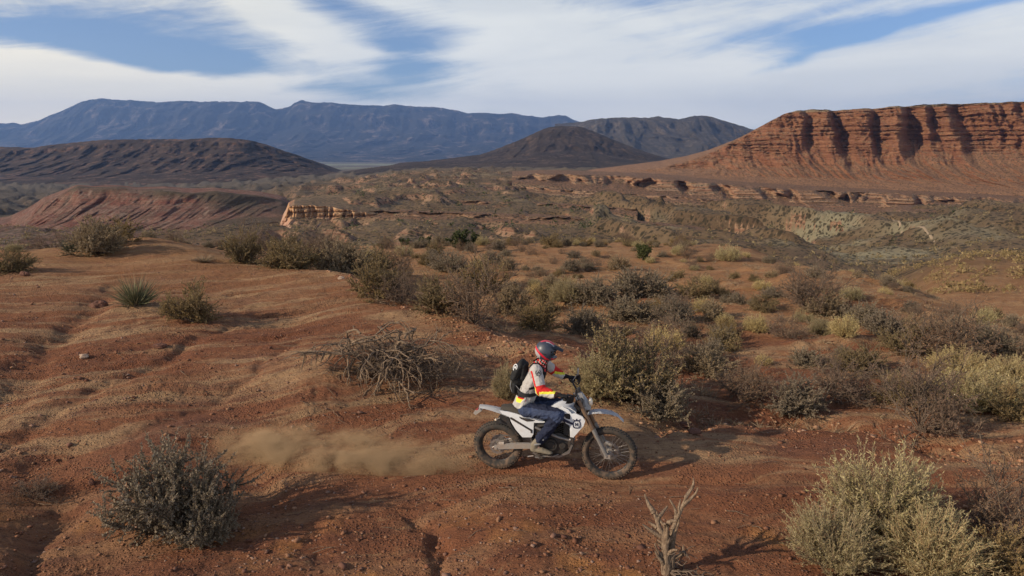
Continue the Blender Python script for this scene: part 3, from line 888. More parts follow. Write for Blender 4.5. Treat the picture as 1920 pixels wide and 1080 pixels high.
# --- dark mesas and mountains
def hill_mat(name, lowc, midc, highc, nscale, pale, paleamt, strata=0.0):
    def f(t, P):
        x, y, z = t.sep(P)
        g = t.new('ShaderNodeNewGeometry')
        nz = t.sep(g.outputs['Normal'])[2]
        n = t.noise(P, nscale, 6, 0.62)
        c = t.ramp(n, [(0.3, lowc), (0.5, midc), (0.7, highc)])
        zz = t.m('ADD', z, t.m('MULTIPLY', n, strata * 0.6 + 1))
        st = t.noise(t.comb(0.0, 0.0, t.m('DIVIDE', zz, max(strata, 1))), 1.0, 4, 0.7)
        if strata: c = t.mix(t.mr(st, 0.42, 0.62, 0, 0.5), c, midc)
        pl = t.noise(t.scalev(P, (1, 1, 0.5)), nscale * 3.1, 5, 0.7)
        c = t.mix(t.m('MULTIPLY', t.mr(pl, 0.52, 0.66), paleamt), c, pale)
        return dict(color=c, height=t.noise(P, nscale * 9, 7, 0.8), dist=0.14 / nscale, strength=1.0)
    return material(name, f)


def spurs(lam, amp, small=0.25, sf=0.9, se=0):
    def f(X, S, Z):
        w = np.sin(np.pi * np.clip(S * 0.94 + 0.03, 0, 1)) ** 0.8
        r = ridged(X / lam + se + 0.35 * fbm(X / lam, S * 1.5, 2), S * sf + se, 5, 0.55)
        return amp * (r - 0.35) * w + amp * small * fbm(X / lam * 4, S * 6, 4) * (0.3 + w)
    return f


SM = [(0, 0, 0), (0.35, 0.48, 0.22), (0.7, 0.80, 0.62), (0.88, 0.93, 0.90), (1, 1, 1)]
# left mesa: cloud shade painted into its dark slope colours
M_DM = hill_mat('cloud_shaded_mesa_slope', (0.030, 0.018, 0.012), (0.068, 0.043, 0.027), (0.135, 0.085, 0.054), 0.010, (0.24, 0.135, 0.090), 0.8, 12)
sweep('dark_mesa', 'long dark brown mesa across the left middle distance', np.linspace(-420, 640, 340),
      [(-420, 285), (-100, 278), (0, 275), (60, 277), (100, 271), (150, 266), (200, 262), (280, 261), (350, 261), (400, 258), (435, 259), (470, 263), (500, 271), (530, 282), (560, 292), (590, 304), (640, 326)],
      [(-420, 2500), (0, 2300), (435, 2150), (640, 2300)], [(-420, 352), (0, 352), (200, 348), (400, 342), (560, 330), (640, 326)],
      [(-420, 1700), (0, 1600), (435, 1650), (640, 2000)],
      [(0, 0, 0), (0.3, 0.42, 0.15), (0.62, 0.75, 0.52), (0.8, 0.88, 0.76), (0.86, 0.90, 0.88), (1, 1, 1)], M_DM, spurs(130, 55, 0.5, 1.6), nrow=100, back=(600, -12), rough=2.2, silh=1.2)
# conical butte centre, slopes coloured dark to carry the cloud shadow on it
M_BT = hill_mat('cloud_shaded_butte_slope', (0.026, 0.018, 0.013), (0.060, 0.040, 0.027), (0.115, 0.075, 0.050), 0.008, (0.18, 0.115, 0.082), 0.7, 16)
sweep('dark_butte', 'dark cone shaped butte in front of the grey mountain', np.linspace(640, 1330, 300),
      [(640, 332), (690, 322), (720, 313), (750, 305), (800, 302), (850, 296), (900, 290), (930, 280), (960, 268), (985, 258), (1005, 248), (1030, 238), (1050, 236), (1090, 238), (1115, 247), (1140, 258), (1180, 274), (1220, 288), (1260, 299), (1300, 306), (1330, 312)],
      [(690, 2600), (1050, 2700), (1330, 2600)], [(640, 333), (690, 326), (1050, 326), (1330, 328)], [(690, 1500), (1050, 1500), (1330, 1500)],
      [(0, 0, 0), (0.25, 0.4, 0.10), (0.5, 0.66, 0.32), (0.8, 0.87, 0.78), (0.9, 0.93, 0.93), (1, 1, 1)], M_BT, spurs(150, 80, 0.4, 1.3, 4), nrow=120, back=(700, -60), rough=2.5, silh=1.5)
# grey-brown mountain
M_GM = hill_mat('grey_mountain_rock', (0.050, 0.042, 0.032), (0.085, 0.070, 0.051), (0.125, 0.100, 0.073), 0.004, (0.22, 0.17, 0.125), 0.7, 40)
sweep('grey_mountain', 'grey brown rounded mountain left of the red mesa', np.linspace(1040, 1560, 300),
      [(1040, 232), (1085, 229), (1110, 224), (1140, 221), (1190, 220), (1215, 221), (1232, 218), (1250, 221), (1270, 223), (1300, 217), (1322, 217), (1340, 222), (1365, 229), (1400, 240), (1440, 250), (1500, 262), (1560, 275)],
      [(1040, 5600), (1300, 5400), (1560, 5600)], [(1040, 318), (1560, 325)], [(1040, 3300), (1560, 3200)],
      SM, M_GM, spurs(330, 300, 0.3, 0.9, 7), nrow=100, back=(1500, -200), rough=6, silh=5)
# far blue range: cliffs above, aprons below; rock colours darkened to hold cloud shadow
M_FR = hill_mat('cloud_shaded_range_rock', (0.016, 0.018, 0.014), (0.032, 0.031, 0.024), (0.060, 0.050, 0.040), 0.0009, (0.34, 0.25, 0.19), 0.8, 150)


def range_disp(X, S, Z):
    r = ridged(X / 900 + 1.7 + 0.3 * fbm(X / 1500, S, 2), S * 0.5, 5, 0.55)
    up = sstep(0.45, 0.75, S)
    return 800 * (r - 0.4) * np.sin(np.pi * np.clip(S * .93 + .04, 0, 1)) * (1 - 0.5 * up) + 230 * (ridged(X / 300, S * 1.6, 4) - .3) * up + 700 * fbm(X / 1400, S * 4, 4) * (1 - up) + 330 * fbm(X / 500, S * 9, 5)


FARR = [(-500, 262), (-200, 245), (-60, 236), (0, 231), (15, 232), (30, 230), (45, 233), (80, 226), (100, 216), (120, 210), (150, 196), (175, 187), (205, 185), (240, 188), (275, 189), (310, 192), (345, 189), (390, 191), (440, 190), (490, 191), (505, 197), (520, 205), (545, 201), (556, 193), (570, 188), (590, 193), (612, 191), (640, 194), (680, 198), (710, 197), (745, 196), (770, 199), (820, 201), (860, 208), (880, 213), (900, 211), (940, 214), (960, 212), (990, 217), (1020, 220), (1045, 216), (1060, 217), (1075, 225), (1100, 232), (1160, 240), (1300, 250), (1500, 256), (1900, 262), (2400, 262)]
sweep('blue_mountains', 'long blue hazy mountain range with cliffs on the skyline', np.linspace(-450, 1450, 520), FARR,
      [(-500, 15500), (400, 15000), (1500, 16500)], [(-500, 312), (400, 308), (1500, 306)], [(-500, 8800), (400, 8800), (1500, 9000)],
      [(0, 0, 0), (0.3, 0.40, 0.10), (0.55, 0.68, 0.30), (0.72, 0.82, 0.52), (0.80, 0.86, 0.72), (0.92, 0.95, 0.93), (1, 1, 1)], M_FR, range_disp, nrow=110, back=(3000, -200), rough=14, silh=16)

# ------------------------------------------------------------------ haze
hm = bpy.data.materials.new('haze_air')
hm.use_nodes = True
ht = NT(hm.node_tree)
ht.n.clear()
ho = ht.new('ShaderNodeOutputMaterial')
hv = ht.new('ShaderNodeVolumePrincipled')
hv.inputs['Color'].default_value = (0.30, 0.50, 1.0, 1)
hv.inputs['Density'].default_value = HAZE_D = 0.000046
hv.inputs['Anisotropy'].default_value = 0.2
ht.l.new(hv.outputs[0], ho.inputs['Volume'])
bm = bmesh.new()
bmesh.ops.create_cube(bm, size=1)
for v in bm.verts:
    v.co = Vector((v.co.x * 64000, 10000 + v.co.y * 21000, 430 + v.co.z * 1500))
me = bpy.data.meshes.new('haze')
bm.to_mesh(me); bm.free()
me.materials.append(hm)
hz = link('haze', me)
tag(hz, 'thin blue haze filling the valley air', kind='stuff')

# ------------------------------------------------------------------ plants
def tubes(P0, P1, r0, r1, sides=3):
    P0, P1 = np.asarray(P0, float), np.asarray(P1, float)
    D = P1 - P0
    D /= np.linalg.norm(D, axis=1)[:, None] + 1e-9
    up = np.where(np.abs(D[:, 2:3]) > 0.9, [[1.0, 0, 0]], [[0, 0, 1.0]])
    A = np.cross(D, up); A /= np.linalg.norm(A, axis=1)[:, None] + 1e-9
    B = np.cross(D, A)
    V = []
    for P, r in ((P0, r0), (P1, r1)):
        for k in range(sides):
            a = 2 * math.pi * k / sides
            V.append(P + (A * math.cos(a) + B * math.sin(a)) * np.asarray(r)[:, None])
    V = np.stack(V, 1).reshape(-1, 3)
    base = np.arange(len(P0))[:, None] * 2 * sides
    F = np.concatenate([base + np.array([k, (k + 1) % sides, sides + (k + 1) % sides, sides + k]) for k in range(sides)])
    return V, F


def leaves(P, D, L, Wd, rng):
    """diamond leaves at P pointing along D"""
    n = len(P)
    D = D / (np.linalg.norm(D, axis=1)[:, None] + 1e-9)
    S = np.cross(D, rng.normal(size=(n, 3))); S /= np.linalg.norm(S, axis=1)[:, None] + 1e-9
    L = np.asarray(L).reshape(-1, 1); Wd = np.asarray(Wd).reshape(-1, 1)
    V = np.stack([P, P + D * L * 0.45 + S * Wd, P + D * L, P + D * L * 0.5 - S * Wd], 1).reshape(-1, 3)
    F = np.arange(n)[:, None] * 4 + np.arange(4)
    return V, F


class Plant:
    def __init__(self, seed):
        self.rng = np.random.default_rng(seed)
        self.s = []      # segments p0 p1 r0 r1 level
        self.pts = []    # leaf sites

    def stem(self, p, d, L, r, level, maxl, nb, curl=0.25, up=0.15, segs=5, spread=0.9, ratio=0.5):
        rng = self.rng
        p = np.array(p, float); d = np.array(d, float); d /= np.linalg.norm(d)
        for k in range(segs):
            d2 = d + rng.normal(size=3) * curl + np.array([0, 0, up]); d2 /= np.linalg.norm(d2)
            q = p + d2 * L / segs
            r1 = r * (1 - 0.75 * (k + 1) / segs) + 0.0015
            self.s.append((p, q, r * (1 - 0.75 * k / segs) + 0.0015, r1, level))
            if level == maxl:
                self.pts.append((p, q, d2))
            elif k >= 1:
                m = nb if isinstance(nb, int) else nb[level]
                for _ in range(m):
                    f = rng.random()
                    dd = d2 + rng.normal(size=3) * spread
                    self.stem(p + (q - p) * f, dd, L * ratio * rng.uniform(0.6, 1.15), r * 0.5, level + 1, maxl, nb, curl, up, max(3, segs - 1), spread, ratio)
            p, d = q, d2

    def wood(self):
        a = self.s
        return tubes([q[0] for q in a], [q[1] for q in a], [q[2] for q in a], [q[3] for q in a])

    def leaf(self, per, L, Wd, drop=1.0, out=0.5):
        rng = self.rng
        a = self.pts
        P0 = np.array([q[0] for q in a]); P1 = np.array([q[1] for q in a]); D = np.array([q[2] for q in a])
        i = rng.integers(0, len(a), int(len(a) * per))
        f = rng.random((len(i), 1))
        P = P0[i] + (P1[i] - P0[i]) * f
        dd = D[i] * out + rng.normal(size=(len(i), 3)) * 0.7
        return leaves(P, dd, L * rng.uniform(0.6, 1.3, len(i)), Wd * rng.uniform(0.7, 1.3, len(i)), rng)


def leafmat(name, cols, trans=0.25, var=0.35):
    def f(t, P):
        g = t.new('ShaderNodeNewGeometry')
        oi = t.new('ShaderNodeObjectInfo')
        r = g.outputs['Random Per Island']
        c = t.ramp(r, [(i / (len(cols) - 1), c) for i, c in enumerate(cols)])
        c = t.vm('MULTIPLY', c, t.ramp(oi.outputs['Random'], [(0, (0.78, 0.78, 0.84)), (0.5, (1.0, 1.0, 1.0)), (1, (1.22, 1.12, 0.96))]))
        return dict(color=c, rough=0.85, spec=0.1, trans=trans)
    return material(name, f)


M_SAGE = leafmat('sage_leaf', [(0.175, 0.138, 0.085), (0.28, 0.226, 0.150), (0.38, 0.315, 0.222), (0.25, 0.170, 0.108)])
M_OLIVE = leafmat('olive_leaf', [(0.145, 0.108, 0.052), (0.235, 0.178, 0.086), (0.33, 0.255, 0.135), (0.25, 0.160, 0.085)])
M_DRY = leafmat('dry_twig_leaf', [(0.18, 0.10, 0.066), (0.28, 0.175, 0.115), (0.20, 0.125, 0.09), (0.36, 0.25, 0.165)], 0.15)
M_YEL = leafmat('yellow_stem', [(0.34, 0.275, 0.125), (0.50, 0.42, 0.205), (0.62, 0.52, 0.28), (0.44, 0.34, 0.18)], 0.35)
M_GREEN = leafmat('green_leaf', [(0.055, 0.068, 0.026), (0.095, 0.108, 0.045), (0.14, 0.15, 0.07)])
M_YUC = leafmat('yucca_blade', [(0.085, 0.092, 0.056), (0.14, 0.145, 0.092), (0.21, 0.195, 0.13)], 0.1)
M_STRAW = leafmat('straw_blade', [(0.26, 0.19, 0.12), (0.36, 0.27, 0.17), (0.19, 0.135, 0.085)], 0.15)
M_TWIG = material('twig_bark', lambda t, P: t.mix(t.noise(P, 9, 3), (0.085, 0.058, 0.042), (0.19, 0.14, 0.105)))
M_DEAD = material('dead_wood', lambda t, P: dict(color=t.mix(t.mr(t.noise(t.scalev(P, (8, 8, 2)), 6, 6, 0.8), 0.3, 0.7), (0.085, 0.052, 0.036), (0.34, 0.245, 0.165)), height=t.noise(t.scalev(P, (3, 3, 1)), 30, 6, 0.8), dist=0.012))


def dirs(rng, n, lo, hi):
    """directions with a polar angle between lo and hi degrees"""
    a = rng.uniform(0, 2 * math.pi, n) + 0
    th = np.radians(lo + (hi - lo) * np.sqrt(rng.random(n)))
    return np.stack([np.sin(th) * np.cos(a), np.sin(th) * np.sin(a), np.cos(th)], 1)


PROTO = {}


def proto(kind, parts):
    """parts: [(part name, V, F, material)] -> separate meshes and one joined mesh"""
    ms = [(n, mesh_np(n, V, F, m, smooth=False)) for n, V, F, m in parts]
    Vs, Fs, off, mi = [], [], 0, []
    for i, (n, V, F, m) in enumerate(parts):
        if i == 0 and kind not in ('yucca', 'bunch_grass') and len(F) > 6000:      # lighter copy for bushes far off
            keep = np.random.default_rng(9).random(len(F)) < 0.42
            Q = V.reshape(-1, 4, 3)[keep]; Q = Q.mean(1, keepdims=True) + (Q - Q.mean(1, keepdims=True)) * 1.5
            V = Q.reshape(-1, 3); F = np.arange(len(V)).reshape(-1, 4)
        elif i == 1 and len(F) > 3000 and kind not in ('yucca',):
            F = F.reshape(3, -1, 4)[:, np.random.default_rng(8).random(len(F) // 3) < 0.55].reshape(-1, 4)
        Vs.append(V)
        for f in (F if isinstance(F, list) else [F]):
            Fs.append(f + off); mi.append(np.full(len(f), i, np.int32))
        off += len(V)
    j = mesh_np(kind, np.concatenate(Vs), Fs, [p[3] for p in parts], smooth=False)
    j.polygons.foreach_set('material_index', np.concatenate(mi))
    PROTO.setdefault(kind, []).append((ms, j))


# all prototypes are about 1 m across and 0.8 m tall
for sd, (nm, lf) in enumerate([(38, M_SAGE), (34, M_SAGE), (30, M_OLIVE), (32, M_OLIVE)]):
    p = Plant(100 + sd)
    for d_ in dirs(p.rng, nm, 5, 82):
        L = 0.50 + 0.24 * abs(d_[2])
        p.stem(d_ * 0.03, d_, L * p.rng.uniform(0.84, 1.02), 0.010, 0, 1, (4, 0), 0.15, 0.08, 5, 0.80, 0.44)
    V, F = p.leaf(15.0, 0.026, 0.0066)
    proto('sagebrush' if lf is M_SAGE else 'green_brush', [('foliage', V, F, lf), ('branches', *p.wood(), M_TWIG)])
for sd in range(3):
    p = Plant(200 + sd)
    for d_ in dirs(p.rng, 22, 5, 70):
        L = 0.55 + 0.3 * abs(d_[2])
        p.stem(d_ * 0.03, d_, L * p.rng.uniform(0.7, 1.1), 0.010, 0, 2, (3, 3, 0), 0.22, 0.08, 4, 0.8, 0.45)
    V, F = p.leaf(2.2, 0.026, 0.0036)
    proto('dry_brush', [('twigs', V, F, M_DRY), ('branches', *p.wood(), M_TWIG)])


def blades(rng, n, lo, hi, L, w, droop=0.25, segs=3, r0=0.08):
    """curved tapering blades from the crown of the plant"""
    D = dirs(rng, n, lo, hi)
    P = D * r0 * rng.random((n, 1)); P[:, 2] *= 0.3
    side = np.cross(D, rng.normal(size=(n, 3))); side /= np.linalg.norm(side, axis=1)[:, None]
    LL = L * rng.uniform(0.65, 1.1, (n, 1))
    Vs = []
    d = D.copy()
    for k in range(segs + 1):
        wk = w * (1 - k / segs) ** 0.7 * (0.6 if k == 0 else 1)
        Vs.append(P - side * wk); Vs.append(P + side * wk)
        d = d + rng.normal(size=(n, 3)) * 0.08 + np.array([0, 0, -droop / segs]); d /= np.linalg.norm(d, axis=1)[:, None]
        P = P + d * LL / segs
    m = 2 * (segs + 1)
    V = np.stack(Vs, 1).reshape(-1, 3)
    b = np.arange(n)[:, None] * m
    F = np.concatenate([b + np.array([2 * k, 2 * k + 1, 2 * k + 3, 2 * k + 2]) for k in range(segs)])
    return V, F


for sd in range(2):
    rng = np.random.default_rng(300 + sd)
    p = Plant(310 + sd)
    for d_ in dirs(p.rng, 105, 3, 78):
        p.stem(d_ * 0.04, d_, (0.46 + 0.16 * d_[2]) * p.rng.uniform(0.86, 1.03), 0.005, 0, 1, (3, 0), 0.08, 0.08, 4, 0.36, 0.55)
    V, F = p.leaf(7.0, 0.042, 0.0036, out=1.2)
    proto('rabbitbrush', [('foliage', V, F, M_YEL), ('branches', *p.wood(), M_STRAW)])
rng = np.random.default_rng(400)
for sd in range(2):
    V, F = blades(rng, 260, 5, 75, 0.52, 0.011, 0.05)
    V2, F2 = blades(rng, 120, 75, 125, 0.36, 0.008, 0.5)
    V2[:, 2] += 0.10
    proto('yucca', [('leaf_rosette', V, F, M_YUC), ('dry_leaves', V2, F2, M_STRAW)])
for sd in range(2):      # bunch grass
    V, F = blades(rng, 420, 5, 60, 0.45, 0.0035, 0.35)
    proto('bunch_grass', [('blades', V, F, M_STRAW)])
for sd in range(1):      # juniper
    p = Plant(500 + sd)
    for k in range(6):
        d_ = dirs(p.rng, 1, 5, 50)[0]
        p.stem((0, 0, 0), d_, 0.8, 0.03, 0, 2, (3, 4, 0), 0.2, 0.14, 5, 0.8, 0.45)
    V, F = p.leaf(9, 0.05, 0.016)
    proto('juniper_tree', [('crown', V, F, M_GREEN), ('trunk', *p.wood(), M_TWIG)])

NAMES = {'sagebrush': 'sagebrush', 'green_brush': 'bush', 'dry_brush': 'dry_bush', 'rabbitbrush': 'rabbitbrush', 'yucca': 'yucca', 'bunch_grass': 'grass_tuft', 'juniper_tree': 'juniper_tree'}
PLACED = []


def ground_hit(px, py):
    Ys = np.geomspace(4.5, 75, 900)
    a, b = ray(px, py)
    z = height(a * Ys, Ys) - (CAM_H + b * Ys)
    i = np.argmax(z > 0)
    return Ys[i] if z[i] > 0 else None


def plant(kind, x, Y, w, h, label, group=None, parts=True, sink=0.03, var=None, lean=0.0):
    k = len(PLACED) if var is None else var
    lst = PROTO[kind]
    ms, j = lst[k % len(lst)]
    z = float(height(np.array([x]), np.array([Y]))[0]) - sink
    rz = (k * 2.39996) % 6.283
    name = NAMES[kind]
    if parts:
        o = bpy.data.objects.new(name, None); COL.objects.link(o)
        for n, me in ms:
            c = link(n, me, o)
    else:
        o = link(name, j)
    o.location = (x, Y, z)
    o.rotation_euler = (0, lean, rz)
    base_w, base_h = {'yucca': (0.95, 0.52), 'juniper_tree': (1.5, 1.25), 'bunch_grass': (0.6, 0.42)}.get(kind, (1.12, 0.78))
    o.scale = (w / base_w, w / base_w, h / base_h)
    tag(o, label, {'sagebrush': 'bush', 'green_brush': 'bush', 'dry_brush': 'bush', 'rabbitbrush': 'bush', 'yucca': 'yucca', 'bunch_grass': 'grass tuft', 'juniper_tree': 'tree'}[kind], group)
    PLACED.append((x, Y, w / 2))
    return o


# (photo column, row of the foot, width px, height px, kind, label, distance or None to meet the ground there)
BIG = [
    (330, 990, 220, 168, 'sagebrush', 'large grey green sagebrush in the left foreground casting a long shadow', None),
    (395, 1012, 100, 95, 'sagebrush', 'smaller sagebrush pressed against the lower right of the big foreground bush', None),
    (70, 938, 80, 34, 'dry_brush', 'tiny flattened dead bush at the far left of the foreground', None),
    (1650, 1000, 215, 148, 'rabbitbrush', 'pale yellow rabbitbrush, upper crown of the bush pair at bottom right', None),
    (1560, 1062, 165, 120, 'rabbitbrush', 'greyer straw bush in front of the yellow rabbitbrush at bottom right', None),
    (1745, 1078, 190, 120, 'rabbitbrush', 'straw coloured bush in the bottom right below the yellow crown', None),
    (1905, 1010, 170, 130, 'dry_brush', 'brownish bush cut by the right edge of the photo in the foreground', None),
    (1880, 1078, 130, 90, 'green_brush', 'dark bush at the bottom right corner', None),
    (20, 508, 95, 48, 'green_brush', 'olive bush on the hill crest at the left edge', None),
    (182, 476, 120, 66, 'sagebrush', 'broad sage green bush on the crest of the left hill', None),
    (135, 472, 50, 40, 'yucca', 'small pale yucca hugging the left of the sage green crest bush', None),
    (222, 448, 92, 46, 'green_brush', 'dark green bush behind the broad sage bush on the crest', None),
    (100, 462, 90, 34, 'dry_brush', 'low brown bush behind the crest at far left', 28.0),
    (255, 572, 100, 72, 'yucca', 'spiky grey green yucca standing alone on the left hill', None),
    (356, 602, 112, 80, 'green_brush', 'rounded olive bush just right of the lone yucca', None),
    (382, 492, 46, 18, 'bunch_grass', 'low tuft on the crest left of the brush thicket', None),
    (455, 492, 80, 66, 'green_brush', 'olive bush at the left end of the brush thicket on the crest', None),
    (475, 470, 84, 66, 'dry_brush', 'bare twiggy bush rising above the left end of the thicket', 25.5),
    (540, 505, 125, 66, 'green_brush', 'wide dark bush right behind the crest line', 21.0),
    (600, 508, 90, 72, 'dry_brush', 'brown grey bush in the middle of the crest thicket', 22.5),
    (648, 512, 120, 72, 'sagebrush', 'grey sagebrush at the right end of the crest thicket', 22.0),
    (700, 505, 90, 62, 'green_brush', 'olive bush behind the grey sagebrush of the thicket', 25.0),
    (745, 500, 70, 60, 'dry_brush', 'thin reddish bush behind the right end of the thicket', 27.0),
    (702, 560, 110, 74, 'green_brush', 'green bush below the thicket beside the stony bank', None),
    (755, 566, 90, 60, 'dry_brush', 'reddish brown bush between two green bushes over the bank', None),
    (822, 582, 100, 66, 'green_brush', 'round olive bush on the bank left of the tall tangled brush', None),
    (890, 606, 130, 105, 'dry_brush', 'tall tangled brown brush above the stony bank', None),
    (905, 545, 110, 64, 'green_brush', 'broad olive bush behind the tall tangled brush', None),
    (960, 590, 90, 60, 'sagebrush', 'grey sagebrush right of the tall tangled brush', None),
    (1012, 618, 90, 60, 'green_brush', 'small dark bush just above the bank left of the helmet', None),
    (1095, 628, 85, 62, 'sagebrush', 'grey bush directly above and behind the helmet', None),
    (1062, 565, 80, 46, 'rabbitbrush', 'pale yellowish bush in front of a dark round bush', None),
    (1110, 566, 100, 50, 'sagebrush', 'dark round sagebrush behind the pale yellowish bush', None),
    (1200, 560, 130, 58, 'sagebrush', 'wide grey sagebrush in the centre of the flat', None),
    (1180, 600, 110, 50, 'sagebrush', 'grey sagebrush in front of the wide central one', None),
    (1262, 606, 100, 50, 'sagebrush', 'grey sagebrush right of the bush pair on the central flat', None),
    (1170, 738, 190, 128, 'green_brush', 'large tangled olive brush just right of the handlebar', None),
    (1120, 742, 110, 80, 'rabbitbrush', 'yellowish tuft at the left foot of the large brush by the handlebar', None),
    (1238, 778, 110, 72, 'sagebrush', 'dark grey bush at the lower right of the large brush by the handlebar', None),
    (1225, 700, 110, 80, 'dry_brush', 'brown brush behind the right side of the large brush by the handlebar', None),
    (948, 762, 50, 64, 'rabbitbrush', 'yellow brown bush behind the backpack', 10.6),
    (1293, 632, 42, 32, 'sagebrush', 'small round dark bush, left of a pair on the orange sand', None),
    (1352, 638, 58, 34, 'sagebrush', 'small round dark bush, right of a pair on the orange sand', None),
    (1320, 697, 140, 46, 'sagebrush', 'low wide dark sagebrush on the red bare patch', None),
    (1520, 582, 120, 80, 'dry_brush', 'tall reddish brown twig bush on the right of the flat', None),
    (1548, 590, 90, 46, 'sagebrush', 'dark grey bush at the foot of the tall reddish twig bush', None),
    (1432, 582, 66, 34, 'green_brush', 'round dark bush left of the tall reddish twig bush', None),
    (1615, 608, 80, 42, 'sagebrush', 'dark rounded sagebrush right of the tall reddish twig bush', None),
    (1542, 628, 66, 34, 'rabbitbrush', 'little yellow bush below the dark rounded sagebrush', None),
    (1775, 670, 170, 92, 'dry_brush', 'large reddish brown twig bush at right', None),
    (1690, 662, 110, 60, 'green_brush', 'green grey bush left of the large reddish twig bush', None),
    (1865, 660, 90, 50, 'sagebrush', 'dark bush right of the large reddish twig bush', None),
    (1400, 752, 110, 62, 'dry_brush', 'dry brown bush on the near edge of the flat', None),
    (1490, 772, 110, 60, 'sagebrush', 'dark grey bush beside the wash bank', None),
    (1570, 745, 130, 66, 'dry_brush', 'reddish bush in the middle of the right hand brush', None),
    (1610, 700, 110, 56, 'green_brush', 'olive bush behind the reddish bush in the right hand brush', None),
    (1725, 808, 140, 120, 'dry_brush', 'bare twiggy bush overhanging the wash bank at right', None),
    (1690, 760, 110, 60, 'green_brush', 'dark bush behind the bare twiggy bush over the wash', None),
    (1832, 762, 170, 64, 'rabbitbrush', 'long yellow green bush at the right', None),
    (1800, 705, 130, 54, 'rabbitbrush', 'yellow green bush in front of the large reddish twig bush', None),
    (1905, 718, 110, 54, 'rabbitbrush', 'yellow bush at the right edge above the wash', None),
    (1900, 780, 100, 54, 'green_brush', 'dark bush at the right edge beside the long yellow one', None),
    (1205, 486, 52, 36, 'juniper_tree', 'small bright green juniper at the far edge of the flat', None),
    (872, 468, 66, 46, 'juniper_tree', 'dark green juniper in front of the stony slope', 42.0),
    (797, 452, 28, 22, 'juniper_tree', 'little round juniper left of the bigger juniper', 50.0),
    (758, 446, 30, 22, 'juniper_tree', 'little dark juniper beside the grey low knoll', 54.0),
    (1720, 512, 30, 20, 'green_brush', 'dark green bush alone at the foot of the sandy knoll', 62.0),
]
MARKS = {'tall reddish brown twig bush on': 'the tall reddish twig bush', 'large reddish brown twig bush at right': 'the large reddish bush at right', 'wide grey sagebrush in the centre': 'the wide central sagebrush',
         'pale yellowish bush in front of': 'the pale yellowish bush', 'tall tangled brown brush above': 'the tall tangled brush', 'small bright green juniper': 'the bright green juniper', 'dark green juniper in front': 'the dark juniper',
         'bare twiggy bush overhanging': 'the bare bush over the wash', 'left of a pair on the orange': 'the small pair of bushes on orange sand', 'low wide dark sagebrush': 'the low bush on the red patch', 'just right of the handlebar': 'the large brush by the handlebar',
         'grey sagebrush at the right end': 'the crest thicket', 'bare twiggy bush rising': 'the bare bush rising from the thicket', 'broad sage green bush': 'the broad sage crest bush', 'directly above and behind the helmet': 'the helmet', 'long yellow green bush': 'the long yellow green bush',
         'round olive bush on the bank': 'the round olive bush on the bank', 'round dark bush left of the tall': 'the round dark bush'}
LM = []
USED = {q[5] for q in BIG}


def where_label(kw, x, Y, w, reach=1e9):
    px = 960 + x / Y * 1240; py = 540 + FPX * math.tan(math.atan((CAM_H - float(height(np.array([x]), np.array([Y]))[0])) / Y) - PITCH)
    size = 'small ' if w < 0.62 else 'broad ' if w > 1.05 else ''
    for lx, ly, ph in sorted(LM, key=lambda q: (q[0] - px) ** 2 + (2.2 * (q[1] - py)) ** 2):
        dx, dy = px - lx, (py - ly) * 2.2
        dist = math.hypot(dx, dy)
        if dist > reach: break
        side = ('right of ' if dx > 0 else 'left of ') if abs(dx) > abs(dy) else ('in front of ' if dy > 0 else 'behind ')
        diag = (' and to the right' if dx > 0 else ' and to the left') if side[0] in 'ib' and abs(dx) > 15 else (' and a little nearer' if dy > 12 else ' and a little farther' if dy < -12 else '')
        adv = 'close ' if dist < 60 else '' if dist < 150 else 'well ' if dist < 300 else 'far '
        for extra in ('', diag):
            s_ = size + kw + ' ' + adv + side + ph + extra
            if len(s_.split()) <= 16 and s_ not in USED:
                USED.add(s_); return s_
    return None


for px, py, wpx, hpx, kind, lab, Y in BIG:
    if Y is None: Y = ground_hit(px, py) or 25.0
    a, _ = ray(px, py)
    x = a * Y
    zc = Y * math.cos(PITCH) + 3.6 * math.sin(PITCH)
    plant(kind, x, Y, wpx / FPX * zc * (1.02 if Y < 12 else 0.90), hpx / FPX * zc * (1.1 if Y < 12 else 0.98), lab, parts=Y < 24)
    for key, ph in MARKS.items():
        if key in lab: LM.append((px, py - hpx * 0.4, ph))

